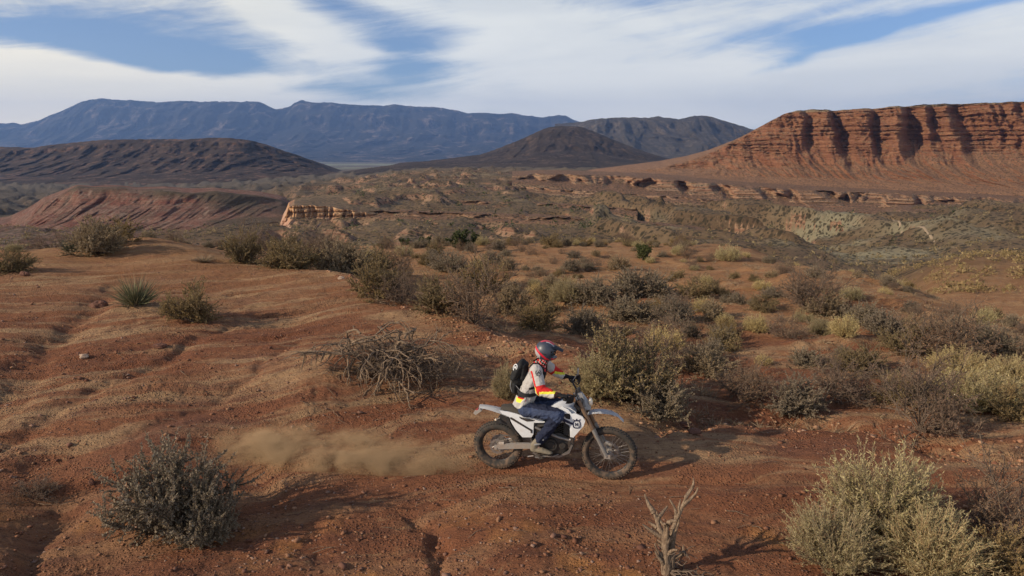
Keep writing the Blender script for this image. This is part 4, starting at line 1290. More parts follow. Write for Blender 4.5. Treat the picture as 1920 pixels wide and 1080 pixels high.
# random brush over the flat
RN = np.random.default_rng(77)
ZONES = [
    # x/Y range, Y range, count, group, where
    ((-0.02, 0.80), (12.6, 20), 40, 'near', 'on the near part of the flat'),
    ((-0.10, 0.80), (20, 32), 78, 'mid', 'on the middle of the sandy flat'),
    ((-0.16, 0.40), (32, 58), 150, 'far', 'near the far edge of the sandy flat'),
    ((-0.42, -0.05), (22, 45), 40, 'crest', 'in the thicket behind the left crest'),
    ((-0.80, -0.42), (24, 42), 26, 'left', 'behind the left hill crest'),
]
KW = {'sagebrush': 'grey sagebrush', 'green_brush': 'dark olive bush', 'dry_brush': 'brown twiggy bush', 'rabbitbrush': 'yellowish rabbitbrush'}
lim = [(-0.02, 14.5), (0.02, 13.4), (0.1, 12.9), (0.18, 12.4)]
cnt = {}
for (a0, a1), (y0, y1), n, zk, where in ZONES:
    tries = 0; done = 0
    while done < n and tries < 6000:
        tries += 1
        Y = math.sqrt(RN.uniform(y0 * y0, y1 * y1)); a = RN.uniform(a0, a1); x = a * Y
        if zk == 'near' and a < 0.16 and Y < 15.5: continue
        if zk == 'mid' and a < 0.0 and Y < 23: continue
        # keep to the flat's outline on the right and leave bare patches
        if zk in ('mid', 'far') and a > 0.2 and Y > 50 - (a - 0.2) * 65: continue
        dens = float(fbm(np.array([x * 0.16 + 5]), np.array([Y * 0.16]), 3)[0])
        if RN.random() > 0.55 + dens * 1.6: continue
        w = float(np.clip(RN.lognormal(-0.15, 0.33), 0.4, 1.9)) * (0.72 if zk == 'far' else 1.0 if zk == 'crest' else 0.66 if zk == 'mid' else 0.70)
        if any((x - q[0]) ** 2 + (Y - q[1]) ** 2 < (0.85 * (w / 2 + q[2])) ** 2 for q in PLACED): continue
        kind = RN.choice(['sagebrush', 'green_brush', 'dry_brush', 'rabbitbrush'], p=[0.34, 0.24, 0.27, 0.15])
        h = w * RN.uniform(0.5, 0.78)
        ulab = where_label(KW[kind], x, Y, w, 120 if zk == 'far' else 1e9)
        plant(kind, x, Y, w, h, ulab or f'{KW[kind]} {where}', f'{KW[kind]}es {where}'.replace('brushes', 'brush plants').replace('bushes', 'bushes'), parts=False)
        done += 1


# ------------------------------------------------------------------ uncountable cover
def clumps(name, XY, size, mat, label, ntri=22, squash=0.62, seed=1):
    rng = np.random.default_rng(seed)
    n = len(XY)
    z = height(XY[:, 0], XY[:, 1])
    c = np.stack([XY[:, 0], XY[:, 1], z], 1)
    Dd = dirs(rng, n * ntri, 0, 88).reshape(n, ntri, 3)
    rr = (0.55 + 0.45 * rng.random((n, ntri, 1)))
    P = c[:, None, :] + Dd * rr * size[:, None, None] * np.array([0.5, 0.5, squash])
    s = size[:, None, None] * (0.22 if ntri < 30 else 0.12)
    T = rng.normal(size=(n, ntri, 3)); T2 = rng.normal(size=(n, ntri, 3))
    V = np.stack([P, P + T * s * 0.8, P + T2 * s * 0.8], 2).reshape(-1, 3)
    F = np.arange(n * ntri * 3).reshape(-1, 3)
    o = link(name, mesh_np(name, V, F, mat, smooth=False))
    tag(o, label, kind='stuff')
    return o


def scatter(n, az0, az1, y0, y1, seed, thr=-0.1, sc=0.05, power=1.0):
    rng = np.random.default_rng(seed)
    Y = np.exp(rng.uniform(math.log(y0), math.log(y1), n * 2))
    a = rng.uniform(az0, az1, n * 2)
    x = a * Y
    keep = fbm(x * sc, Y * sc, 3) > thr - rng.random(n * 2) * 0.3
    return np.stack([x, Y], 1)[keep][:n]


XY = scatter(3000, -0.9, 0.9, 58, 160, 3)
clumps('scrub', XY, np.random.default_rng(1).uniform(0.5, 1.5, len(XY)), M_OLIVE, 'small scrub scattered down the slope beyond the flat', ntri=46)
XY = scatter(6500, -0.9, 0.9, 160, 620, 4)
clumps('scrub', XY, np.random.default_rng(2).uniform(0.8, 2.4, len(XY)), M_OLIVE, 'scrub dotting the far gullied slopes', ntri=12)
XY = scatter(700, -0.9, 0.9, 300, 1300, 5, 0.0, 0.01)
clumps('far_scrub', XY, np.random.default_rng(3).uniform(2.0, 4.5, len(XY)), M_GREEN, 'dark junipers scattered over the distant slopes', ntri=14, squash=0.9)

# dry grass and seedlings between the bushes
rng = np.random.default_rng(21)
Vs, Fs, off = [], [], 0
XY = scatter(1500, -0.2, 0.8, 10.2, 34, 9, 0.0, 0.3)
XY = XY[(seg_dist(XY[:, 0], XY[:, 1], TRAIL) > 0.9)]
XY = XY[~((XY[:, 0] / XY[:, 1] < 0.12) & (XY[:, 1] < 15))]
z = height(XY[:, 0], XY[:, 1])
for (x, Y), zz in zip(XY, z):
    V, F = blades(rng, 16, 5, 70, rng.uniform(0.12, 0.3), 0.006, 0.4, 2, 0.05)
    Vs.append(V + np.array([x, Y, zz - 0.01])); Fs.append(F + off); off += len(V)
o = link('dry_grass', mesh_np('dry_grass', np.concatenate(Vs), np.concatenate(Fs), M_STRAW, smooth=False))
tag(o, 'thin dry grass between the bushes on the flat', kind='stuff')


# stones and crumbs
def stones(name, XY, size, mat, label, seed):
    rng = np.random.default_rng(seed)
    bm = bmesh.new(); bmesh.ops.create_cube(bm, size=0.75); bmesh.ops.triangulate(bm, faces=bm.faces[:]) if name == 'gravel' else bmesh.ops.delete(bm, geom=bm.verts[:], context='VERTS')
    if name != 'gravel': bmesh.ops.create_icosphere(bm, subdivisions=1, radius=0.5)
    B = np.array([v.co[:] for v in bm.verts]); Fb = np.array([[v.index for v in f.verts] for f in bm.faces]); bm.free()
    n = len(XY)
    V = B[None] * (1 + 0.35 * rng.normal(size=(n, len(B), 1)) * 0.6) * np.stack([rng.uniform(0.7, 1.5, n), rng.uniform(0.7, 1.2, n), rng.uniform(0.3, 0.7, n)], 1)[:, None, :]
    a = rng.uniform(0, 6.28, n)[:, None]
    X = V[..., 0] * np.cos(a) - V[..., 1] * np.sin(a); Y = V[..., 0] * np.sin(a) + V[..., 1] * np.cos(a)
    V = np.stack([X, Y, V[..., 2]], 2) * size[:, None, None]
    z = height(XY[:, 0], XY[:, 1])
    V = V + np.stack([XY[:, 0], XY[:, 1], z + size * 0.08], 1)[:, None, :]
    F = (Fb[None] + (np.arange(n) * len(B))[:, None, None]).reshape(-1, 3)
    o = link(name, mesh_np(name, V.reshape(-1, 3), F, mat, smooth=False))
    tag(o, label, kind='stuff')


M_STONE = leafmat('stone', [(0.13, 0.060, 0.040), (0.23, 0.115, 0.075), (0.34, 0.22, 0.155), (0.17, 0.080, 0.052)], 0.0)
XY = scatter(7000, -0.9, 0.9, 5.6, 22, 31, 0.05, 0.5)
dt = seg_dist(XY[:, 0], XY[:, 1], TRAIL)
XY = XY[dt > 0.25]
stones('gravel', XY, np.random.default_rng(8).lognormal(-3.95, 0.5, len(XY)).clip(0.01, 0.10), M_STONE, 'small loose stones strewn over the red soil', 2)
M_CRUMB = leafmat('soil_crumb', [(0.13, 0.055, 0.034), (0.24, 0.11, 0.062), (0.33, 0.18, 0.10), (0.17, 0.075, 0.045)], 0.0)
XY = scatter(5200, -0.9, 0.9, 5.6, 16, 41, 0.0, 0.7)
XY = XY[seg_dist(XY[:, 0], XY[:, 1], TRAIL) > 0.12]
stones('gravel', XY, np.random.default_rng(18).lognormal(-4.0, 0.55, len(XY)).clip(0.008, 0.07), M_CRUMB, 'dark red soil crumbs scattered over the ridge', 12)
# broken stones along the bank
rg = np.random.default_rng(14)
E = np.array(EDGE)
q = rg.random(1100) * (len(E) - 1)
i = q.astype(int)
P = E[i] + (E[np.minimum(i + 1, len(E) - 1)] - E[i]) * (q - i)[:, None] + rg.normal(size=(1100, 2)) * [0.4, 0.30] + [0.0, -0.15]
Wp = np.array(WASH); q = rg.random(900) * (len(Wp) - 1); i = q.astype(int)
P2 = Wp[i] + (Wp[np.minimum(i + 1, len(Wp) - 1)] - Wp[i]) * (q - i)[:, None] + rg.normal(size=(900, 2)) * [0.3, 0.3]
P = np.concatenate([P, P2])
stones('broken_rock', P, rg.lognormal(-3.35, 0.5, len(P)).clip(0.015, 0.12), M_STONE, 'broken stony crust along the bank and wash edge', 3)

# single clods and stones that stand out on the left hill
def rock(px, py, w, h, lab, seed, mat):
    Y = ground_hit(px, py); x = ray(px, py)[0] * Y
    m = Y / FPX
    bm = bmesh.new(); bmesh.ops.create_icosphere(bm, subdivisions=3, radius=0.5)
    V = np.array([v.co[:] for v in bm.verts])
    nn = fbm(V[:, 0] * 2.5 + seed, V[:, 1] * 2.5 + V[:, 2] * 1.7, 4)
    V *= (1 + 0.55 * nn)[:, None]
    for v, c in zip(bm.verts, V): v.co = (c[0] * w * m, c[1] * w * m * 0.7, c[2] * h * m * 1.3)
    me = bpy.data.meshes.new('rock'); bm.to_mesh(me); bm.free(); me.materials.append(mat)
    o = link('rock', me, loc=(x, Y, float(height(np.array([x]), np.array([Y]))[0]) + h * m * 0.15))
    tag(o, lab, 'rock')


M_CLOD = material('dark_clod', lambda t, P: dict(color=t.mix(t.noise(P, 12, 4), (0.085, 0.04, 0.03), (0.19, 0.09, 0.06)), height=t.noise(P, 30, 5), dist=0.01))
M_PALE = material('pale_stone', lambda t, P: dict(color=t.mix(t.noise(P, 12, 4), (0.30, 0.19, 0.13), (0.48, 0.36, 0.27)), height=t.noise(P, 30, 5), dist=0.01))
for i, a in enumerate([(186, 576, 34, 14, 'dark clod lying left below the lone yucca', M_CLOD), (158, 672, 18, 8, 'pale flat stone on the left hill slope', M_PALE),
                       (46, 517, 18, 10, 'dark lump on the crest near the left edge', M_CLOD), (300, 650, 26, 9, 'low dark clod below the rounded olive bush', M_CLOD),
                       (1302, 811, 30, 9, 'dark flat rock on the sandy hump right of the front wheel', M_CLOD), (1284, 799, 26, 9, 'smaller reddish rock behind the dark flat rock', M_CLOD),
                       (172, 908, 12, 14, 'small dark stub standing left of the big foreground sagebrush', M_CLOD), (640, 524, 14, 7, 'pale stone on the crest at the head of the bank', M_PALE)]):
    rock(a[0], a[1], a[2], a[3], a[4], i * 3.7, a[5])


# ------------------------------------------------------------------ exposed root tangle
def tubeobj(name, p, mat, parent=None, sides=5):
    a = p.s
    V, F = tubes([q[0] for q in a], [q[1] for q in a], [q[2] for q in a], [q[3] for q in a], sides)
    return link(name, mesh_np(name, V, F, mat, smooth=True), parent)


Yt = ground_hit(725, 705); xt = ray(725, 705)[0] * Yt
zt = float(height(np.array([xt]), np.array([Yt]))[0])
root = bpy.data.objects.new('dead_root_tangle', None); COL.objects.link(root); root.location = (xt, Yt, zt - 0.03); root.scale = (1.25, 1.1, 1.15)
tag(root, 'tangle of bare exposed roots and dead branches on the bank left of the rider', 'dead bush')
p = Plant(61)
rr_ = p.rng
for k in range(46):       # roots arching out and down the bank
    a = rr_.uniform(0, 2 * math.pi)
    s0 = np.array([rr_.normal() * 0.30, rr_.normal() * 0.15, 0.42 + rr_.normal() * 0.08])
    p.stem(s0, (math.cos(a), math.sin(a) * 0.7 - 0.35, 0.15 + rr_.normal() * 0.3), rr_.uniform(0.5, 1.0), rr_.uniform(0.008, 0.020), 0, 1, (1, 0), 0.30, -0.22, 7, 0.8, 0.45)
tubeobj('roots', p, M_DEAD, root)
p = Plant(62)
for k in range(95):
    a = p.rng.uniform(0, 2 * math.pi)
    p.stem((p.rng.normal() * 0.25 + 0.1, p.rng.normal() * 0.2, 0.10), (math.cos(a) + 0.2, math.sin(a) * 0.6, 0.45), p.rng.uniform(0.3, 0.65), 0.006, 0, 1, (2, 0), 0.28, 0.0, 5, 0.9, 0.5)
tubeobj('dead_twigs', p, M_TWIG, root, 3)
p = Plant(63)
for dx_, dz_, L, dirv in [(-0.35, 0.40, 0.75, (-1, -0.05, 0.10)), (-0.30, 0.34, 0.85, (-1, -0.2, -0.02)), (-0.4, 0.3, 0.95, (-0.8, -0.3, -0.45)), (0.0, 0.38, 0.7, (0.35, -0.6, -0.25)), (0.05, 0.35, 0.42, (0.6, -0.1, 0.35)), (0.35, 0.2, 0.5, (0.7, -0.5, -0.1)), (0.1, 0.25, 0.7, (0.2, -0.8, -0.4)), (-0.1, 0.2, 0.9, (0.5, -0.9, -0.25))]:
    p = Plant(int(63 + L * 100)); p.stem((dx_, -0.1, dz_), dirv, L, 0.022, 0, 1, (1, 0), 0.20, -0.04, 8, 0.7, 0.4)
    tubeobj('branch', p, M_DEAD, root)
# soil mound the roots grip
# dead stump in the foreground
Ys_ = ground_hit(1250, 1078) or 6.2
xs_ = ray(1250, 1078)[0] * Ys_
zs_ = float(height(np.array([xs_]), np.array([Ys_]))[0])
root = bpy.data.objects.new('dead_stump', None); COL.objects.link(root); root.location = (xs_, Ys_, zs_ - 0.03)
tag(root, 'bleached forked dead stump with bare stems at the bottom of the photo', 'dead bush')
p = Plant(71)
for pos, dv, L, r in [((0, 0, 0), (-0.10, 0.0, 1), 0.62, 0.034), ((0.02, 0.02, 0.0), (0.25, 0.1, 1), 0.78, 0.026), ((0.0, 0, 0.05), (0.05, 0.0, 1), 0.55, 0.03)]:
    p.stem(pos, dv, L * 1.08, r * 1.7, 0, 1, (1, 0), 0.17, 0.06, 9, 0.5, 0.33)
tubeobj('stems', p, M_DEAD, root, 6)
p = Plant(72)
for k in range(9):
    a = p.rng.uniform(-0.6, 0.9)
    p.stem((0, 0, 0.06), (math.cos(a), math.sin(a) - 0.2, 0.2), p.rng.uniform(0.25, 0.5), 0.012, 0, 1, (2, 0), 0.3, -0.06, 6, 0.8, 0.5)
tubeobj('side_twigs', p, M_TWIG, root, 4)

# loose sticks on the ground
Vs, Fs, off = [], [], 0
rg = np.random.default_rng(19)
n = 330
px = np.concatenate([rg.uniform(600, 900, 130), rg.uniform(0, 1900, 200)]); py = np.concatenate([rg.uniform(610, 790, 130), rg.uniform(600, 1060, 200)])
sx, sy = [], []
for a_, b_ in zip(px, py):
    Yh = ground_hit(a_, b_)
    if Yh: sx.append(ray(a_, b_)[0] * Yh); sy.append(Yh)
sx, sy = np.array(sx), np.array(sy)
n = len(sx)
ang = rg.normal(0.0, 0.7, n); L = rg.uniform(0.06, 0.28, n)
ex, ey = sx + np.cos(ang) * L, sy + np.sin(ang) * L
h0, h1 = height(sx, sy) + 0.008, height(ex, ey) + 0.015
mx_, my_ = (sx + ex) / 2 + rg.normal(size=n) * 0.02, (sy + ey) / 2 + rg.normal(size=n) * 0.02
mz = (h0 + h1) / 2 + 0.012
r_ = rg.uniform(0.002, 0.006, n)
V1, F1 = tubes(np.stack([sx, sy, h0], 1), np.stack([mx_, my_, mz], 1), r_, r_)
V2, F2 = tubes(np.stack([mx_, my_, mz], 1), np.stack([ex, ey, h1], 1), r_, r_ * 0.5)
o = link('fallen_twigs', mesh_np('fallen_twigs', np.concatenate([V1, V2]), np.concatenate([F1, F2 + len(V1)]), M_DEAD))
tag(o, 'dry fallen twigs scattered over the red soil', kind='stuff')

# ------------------------------------------------------------------ motorcycle
def ground_pt(px, py):
    Y = ground_hit(px, py)
    x = ray(px, py)[0] * Y
    return Vector((x, Y, float(height(np.array([x]), np.array([Y]))[0])))


def plane_pt(px, py, Y):
    a, b = ray(px, py)
    return Vector((a * Y, Y, CAM_H + b * Y))


RC = ground_pt(934.5, 877); FC = ground_pt(1145, 898)
_d = FC - RC
_d = _d.normalized() * 1.485
FC = RC + _d
FC.z = float(height(np.array([FC.x]), np.array([FC.y]))[0])
BX = (FC - RC).normalized()
BY = Vector((-BX.y, BX.x, 0)).normalized()
BZ = BX.cross(BY)
BM = Matrix(((BX.x, BY.x, BZ.x, RC.x), (BX.y, BY.y, BZ.y, RC.y), (BX.z, BY.z, BZ.z, RC.z), (0, 0, 0, 1)))
CAMV = Vector((0, 0, CAM_H))


def S(u, v, t=0.0):
    """side-on sketch coordinates -> bike space (x along, y to the rider's left, z up) on the plane y = t"""
    a, b = ray(870 + u / 3.6, 620 + v / 3.6)
    dv = Vector((a, 1, b))
    k = (t - (CAMV - RC).dot(BY)) / dv.dot(BY)
    p = CAMV + dv * k - RC
    return Vector((p.dot(BX), t, p.dot(BZ)))


def solid(name, col, rough=0.5, metal=0.0, spec=0.4, dust=0.35, dcol=(0.30, 0.17, 0.10), coat=None):
    def f(t, P):
        tcn = t.new('ShaderNodeTexCoord').outputs['Object']
        n = t.noise(tcn, 14, 5, 0.65)
        g = t.new('ShaderNodeNewGeometry')
        zz = t.sep(tcn)[2]
        low = t.mr(zz, 0.75, 0.15, 0.25, 1.0)
        c = t.mix(t.m('MULTIPLY', t.mr(n, 0.38, 0.68), t.m('MULTIPLY', low, dust)), col, dcol)
        r = dict(color=c, rough=t.mr(n, 0.3, 0.7, rough, min(1, rough + 0.25)), metal=metal, spec=spec)
        if coat: r['coat'] = coat
        return r
    return material(name, f)


M_WHITE = solid('white_plastic', (0.62, 0.63, 0.66), 0.42, dust=0.55, dcol=(0.40, 0.30, 0.23))
M_BLACK = solid('black_plastic', (0.018, 0.018, 0.020), 0.5, dust=0.35)
M_RUB = solid('tyre_rubber', (0.035, 0.031, 0.028), 0.85, dust=1.0, dcol=(0.16, 0.105, 0.072))
M_RIM = solid('black_rim', (0.02, 0.02, 0.022), 0.4, 0.3, dust=0.7, dcol=(0.13, 0.075, 0.05))
M_ALU = solid('aluminium', (0.40, 0.37, 0.34), 0.45, 0.55, dust=0.6)
M_STEEL = solid('steel', (0.30, 0.28, 0.27), 0.35, 0.8, dust=0.5)
M_FORK = solid('fork_tube', (0.20, 0.13, 0.085), 0.45, 0.5, dust=0.5)
M_ENG = solid('engine_casting', (0.035, 0.034, 0.034), 0.5, 0.4, dust=0.45, dcol=(0.14, 0.085, 0.055))
M_SEAT = solid('seat_vinyl', (0.045, 0.038, 0.032), 0.75, dust=0.4, dcol=(0.13, 0.10, 0.07))
M_NAVY = solid('navy_print', (0.010, 0.014, 0.045), 0.4, dust=0.1)
M_GREYP = solid('grey_print', (0.22, 0.22, 0.23), 0.5, dust=0.2)
M_LENS = solid('clear_lens', (0.80, 0.66, 0.50), 0.12, dust=0.1, spec=0.8)
M_RED_ = solid('red_lens', (0.32, 0.02, 0.015), 0.25, dust=0.3)
M_GUARD = solid('fork_guard_plastic', (0.42, 0.39, 0.36), 0.45, dust=0.5)

bike = bpy.data.objects.new('motorcycle', None); COL.objects.link(bike)
bike.matrix_world = BM
tag(bike, 'white and navy off road motorcycle ridden along the red dirt trail', 'motorcycle')


def bobj(name, bm, mat, parent=None, smooth=True, bevel=0.0, sharp=35):
    me = bpy.data.meshes.new(name)
    if bevel:
        es = [e for e in bm.edges if len(e.link_faces) == 2 and e.calc_face_angle(0) > R(30)]
        bmesh.ops.bevel(bm, geom=es, offset=bevel, segments=2, affect='EDGES', profile=0.6)
    bmesh.ops.recalc_face_normals(bm, faces=bm.faces)
    bm.to_mesh(me); bm.free()
    for q in (mat if isinstance(mat, (list, tuple)) else [mat]): me.materials.append(q)
    if smooth:
        me.polygons.foreach_set('use_smooth', np.ones(len(me.polygons), bool))
        me.set_sharp_from_angle(angle=R(sharp))
    return link(name, me, parent if parent is not None else bike)


def torus(bm, c, R0, r, nu=64, nv=12, wy=1.0, prof=None):
    rows = []
    for i in range(nu):
        a = 2 * math.pi * i / nu
        row = []
        for j in range(nv):
            b = 2 * math.pi * j / nv
            rad = R0 + r * math.cos(b)
            row.append(bm.verts.new((c[0] + rad * math.cos(a), c[1] + r * wy * math.sin(b), c[2] + rad * math.sin(a))))
        rows.append(row)
    for i in range(nu):
        for j in range(nv):
            bm.faces.new((rows[i][j], rows[(i + 1) % nu][j], rows[(i + 1) % nu][(j + 1) % nv], rows[i][(j + 1) % nv]))


def rod(bm, p, q, r0, r1=None, n=12, caps=True):
    p, q = Vector(p), Vector(q)
    r1 = r0 if r1 is None else r1
    d = (q - p).normalized()
    a = d.orthogonal().normalized(); b = d.cross(a)
    A = [bm.verts.new(p + (a * math.cos(2 * math.pi * k / n) + b * math.sin(2 * math.pi * k / n)) * r0) for k in range(n)]
    B = [bm.verts.new(q + (a * math.cos(2 * math.pi * k / n) + b * math.sin(2 * math.pi * k / n)) * r1) for k in range(n)]
    for k in range(n): bm.faces.new((A[k], A[(k + 1) % n], B[(k + 1) % n], B[k]))
    if caps:
        bm.faces.new(A[::-1]); bm.faces.new(B)


def pipe(bm, pts, r, n=10):
    for p, q in zip(pts[:-1], pts[1:]): rod(bm, p, q, r, n=n)
    for p in pts[1:-1]:
        m = bmesh.ops.create_icosphere(bm, subdivisions=2, radius=r)
        bmesh.ops.translate(bm, verts=m['verts'], vec=Vector(p))


def panel(bm, uv, t0, t1, bulge=0.0, tuv=None):
    """slab whose outline is drawn side-on in plane tuv and which spans y = t0..t1"""
    tp = t0 if tuv is None else tuv
    P = [S(u, v, tp) for u, v in uv]
    c = sum(P, Vector()) / len(P)
    A = [bm.verts.new((p.x, t0, p.z)) for p in P]
    B = [bm.verts.new((p.x, t1, p.z)) for p in P]
    n = len(P)
    for k in range(n): bm.faces.new((A[k], A[(k + 1) % n], B[(k + 1) % n], B[k]))
    if bulge:
        I = [bm.verts.new((c.x + (p.x - c.x) * 0.6, t0 - bulge * (1 if t0 < t1 else -1), c.z + (p.z - c.z) * 0.6)) for p in P]
        for k in range(n): bm.faces.new((A[(k + 1) % n], A[k], I[k], I[(k + 1) % n]))
        bm.faces.new(I)
        bm.faces.new(B)
    else:
        bm.faces.new(A[::-1]); bm.faces.new(B)


def wheel(c, Rt, r, rear):
    w = bpy.data.objects.new('wheel', None); COL.objects.link(w); w.parent = bike
    tag(w, 'knobbly rear wheel' if rear else 'knobbly front wheel')
    bm = bmesh.new()
    R0 = Rt - r
    torus(bm, c, R0, r, 72, 14, 1.1)
    # knobs
    nk = 54
    for i in range(nk):
        for row, (b, ww) in enumerate([(-50, 0.014), (-16, 0.013), (16, 0.013), (50, 0.014)]):
            a = 2 * math.pi * (i + 0.5 * (row % 2)) / nk
            bb = R(b)
            rad = R0 + (r + 0.001) * math.cos(bb); y = r * 1.1 * math.sin(bb)
            m = bmesh.ops.create_cube(bm, size=1)
            M = Matrix.Translation(Vector((c[0] + rad * math.cos(a), c[1] + y, c[2] + rad * math.sin(a)))) @ Matrix.Rotation(-a, 4, 'Y') @ Matrix.Rotation(bb, 4, 'Z') @ Matrix.Diagonal((0.016, ww, 0.017, 1))
            bmesh.ops.transform(bm, matrix=M, verts=m['verts'])
    bobj('tyre', bm, M_RUB, w)
    bm = bmesh.new()
    torus(bm, c, R0 - r * 0.88, 0.011, 64, 8, 1.9)
    bobj('rim', bm, M_RIM, w)
    bm = bmesh.new()
    rod(bm, (c[0], -0.055, c[2]), (c[0], 0.055, c[2]), 0.027, n=20)
    for s in (-1, 1):
        rod(bm, (c[0], s * 0.030, c[2]), (c[0], s * 0.040, c[2]), 0.045, n=24)
    rod(bm, (c[0], -0.12, c[2]), (c[0], 0.12, c[2]), 0.011, n=12)
    bobj('hub', bm, M_ALU, w)
    bm = bmesh.new()
    for i in range(36):
        a = 2 * math.pi * i / 36
        s = 1 if i % 2 else -1
        off = R(38) * (1 if (i // 2) % 2 else -1)
        ri = R0 - r * 0.85
        rod(bm, (c[0] + 0.042 * math.cos(a + off), s * 0.034, c[2] + 0.042 * math.sin(a + off)), (c[0] + ri * math.cos(a), s * 0.004, c[2] + ri * math.sin(a)), 0.0016, n=5, caps=False)
    sp = bobj('spokes', bm, M_STEEL, w); sp['kind'] = 'stuff'
    # brake disc with lobed edge and holes
    bm = bmesh.new()
    s = -1 if rear else 1
    rd = 0.105 if rear else 0.125
    n = 48
    out = [[], []]; inn = [[], []]
    for k in range(n):
        a = 2 * math.pi * k / n
        ro = rd + 0.005 * math.cos(12 * a)
        for q, y in enumerate((s * 0.056, s * 0.060)):
            out[q].append(bm.verts.new((c[0] + ro * math.cos(a), y, c[2] + ro * math.sin(a))))
            inn[q].append(bm.verts.new((c[0] + (rd - 0.035) * math.cos(a), y, c[2] + (rd - 0.035) * math.sin(a))))
    for k in range(n):
        j = (k + 1) % n
        bm.faces.new((out[0][k], out[0][j], inn[0][j], inn[0][k])); bm.faces.new((out[1][k], inn[1][k], inn[1][j], out[1][j]))
        bm.faces.new((out[0][k], out[1][k], out[1][j], out[0][j])); bm.faces.new((inn[0][k], inn[0][j], inn[1][j], inn[1][k]))
    for k in range(6):
        a = 2 * math.pi * k / 6
        rod(bm, (c[0] + 0.03 * math.cos(a), s * 0.058, c[2] + 0.03 * math.sin(a)), (c[0] + (rd - 0.03) * math.cos(a + 0.3), s * 0.058, c[2] + (rd - 0.03) * math.sin(a + 0.3)), 0.006, n=6)
    bobj('brake_disc', bm, M_STEEL, w)
    if rear:
        bm = bmesh.new()
        n = 96
        for y0_, y1_ in ((0.058, 0.064),):
            A = [bm.verts.new((c[0] + (0.112 + (0.006 if k % 2 else 0)) * math.cos(2 * math.pi * k / n), y0_, c[2] + (0.112 + (0.006 if k % 2 else 0)) * math.sin(2 * math.pi * k / n))) for k in range(n)]
            B = [bm.verts.new((v.co.x, y1_, v.co.z)) for v in A]
            for k in range(n): bm.faces.new((A[k], A[(k + 1) % n], B[(k + 1) % n], B[k]))
            bm.faces.new(A[::-1]); bm.faces.new(B)
        bobj('sprocket', bm, M_STEEL, w)
    return w


RW, FW = Vector((0, 0, 0.325)), Vector((1.485, 0, 0.350))
wheel(RW, 0.335, 0.058, True)
wheel(FW, 0.358, 0.045, False)

# swingarm
bm = bmesh.new()
for s in (-1, 1):
    t_ = s * 0.095
    p0 = Vector((RW.x - 0.03, t_, RW.z)); p1 = S(430, 782, -0.095); p1 = Vector((p1.x + 0.10, s * 0.09, p1.z + 0.02))
    pm = p0.lerp(p1, 0.55) + Vector((0, 0, 0.012))
    for a_, b_, h0, h1 in ((p0, pm, 0.026, 0.040), (pm, p1, 0.040, 0.034)):
        d = (b_ - a_).normalized(); up = Vector((-d.z, 0, d.x))
        vs = []
        for p_, h in ((a_, h0), (b_, h1)):
            for oy, oz in ((-.016, -1), (.016, -1), (.016, 1), (-.016, 1)): vs.append(bm.verts.new(p_ + Vector((0, oy, 0)) + up * oz * h))
        for f in ((0, 1, 2, 3), (7, 6, 5, 4), (0, 4, 5, 1), (1, 5, 6, 2), (2, 6, 7, 3), (3, 7, 4, 0)): bm.faces.new([vs[i] for i in f])
rod(bm, (p1.x, -0.10, p1.z), (p1.x, 0.10, p1.z), 0.03)
bobj('swingarm', bm, M_ALU, bevel=0.006)
# chain, guide, brake caliper
bm = bmesh.new()
sp0 = Vector((p1.x + 0.06, 0.061, p1.z))
for a_, b_ in (((0, 0.061, RW.z + 0.115), (sp0.x, 0.061, sp0.z + 0.035)), ((0, 0.061, RW.z - 0.115), (sp0.x, 0.061, sp0.z - 0.035))):
    rod(bm, a_, b_, 0.009, n=6)
bobj('chain', bm, M_STEEL)
bm = bmesh.new()
rod(bm, (0.03, -0.075, RW.z + 0.05), (0.10, -0.075, RW.z + 0.06), 0.026, n=10)
bobj('brake_caliper', bm, M_ALU)

# frame tubes
HEAD = S(775, 520, 0.0)
bm = bmesh.new()
low = S(700, 800, 0.0); lowr = S(520, 842, 0.0); piv = Vector((p1.x, 0, p1.z))
pipe(bm, [HEAD, S(740, 640, 0), low], 0.022)
for s in (-1, 1):
    o_ = Vector((0, s * 0.10, 0))
    pipe(bm, [low + o_ * 0.5, lowr + o_, piv + o_, S(440, 640, 0) + o_, S(480, 590, 0) + o_], 0.016)
    pipe(bm, [HEAD, S(600, 610, 0) + o_, S(440, 640, 0) + o_], 0.017)
    pipe(bm, [S(560, 600, 0) + o_ * 0.9, S(260, 540, 0) + o_ * 0.6], 0.011)
    pipe(bm, [S(300, 575, -0.1) * 1.0 if s < 0 else S(300, 575, -0.1) + Vector((0, 0.2, 0)), piv + o_ * 0.9 + Vector((0, 0, 0.08))], 0.011)
rod(bm, HEAD + (S(770, 480, 0) - HEAD) * 0.2, HEAD - (S(770, 480, 0) - HEAD) * 0.8, 0.032)
bobj('frame', bm, M_BLACK)

# engine: cases, barrel, clutch cover, head
eng = bpy.data.objects.new('engine', None); COL.objects.link(eng); eng.parent = bike
bm = bmesh.new()
panel(bm, [(500, 700), (560, 690), (650, 690), (700, 720), (705, 790), (660, 830), (560, 838), (500, 810), (480, 760)], -0.105, 0.105, 0.02)
bobj('crankcase', bm, M_ENG, eng, bevel=0.012)
bm = bmesh.new()
cc = S(590, 765, -0.12)
rod(bm, (cc.x, -0.105, cc.z), (cc.x, -0.150, cc.z), 0.088, 0.080, n=32)
rod(bm, (cc.x, -0.150, cc.z), (cc.x, -0.158, cc.z), 0.050, 0.046, n=24)
cc2 = S(662, 772, -0.12)
rod(bm, (cc2.x, -0.105, cc2.z), (cc2.x, -0.135, cc2.z), 0.050, 0.046, n=24)
bobj('clutch_cover', bm, M_ENG, eng, bevel=0.003)
bm = bmesh.new()
b0, b1 = S(650, 700, 0), S(690, 600, 0)
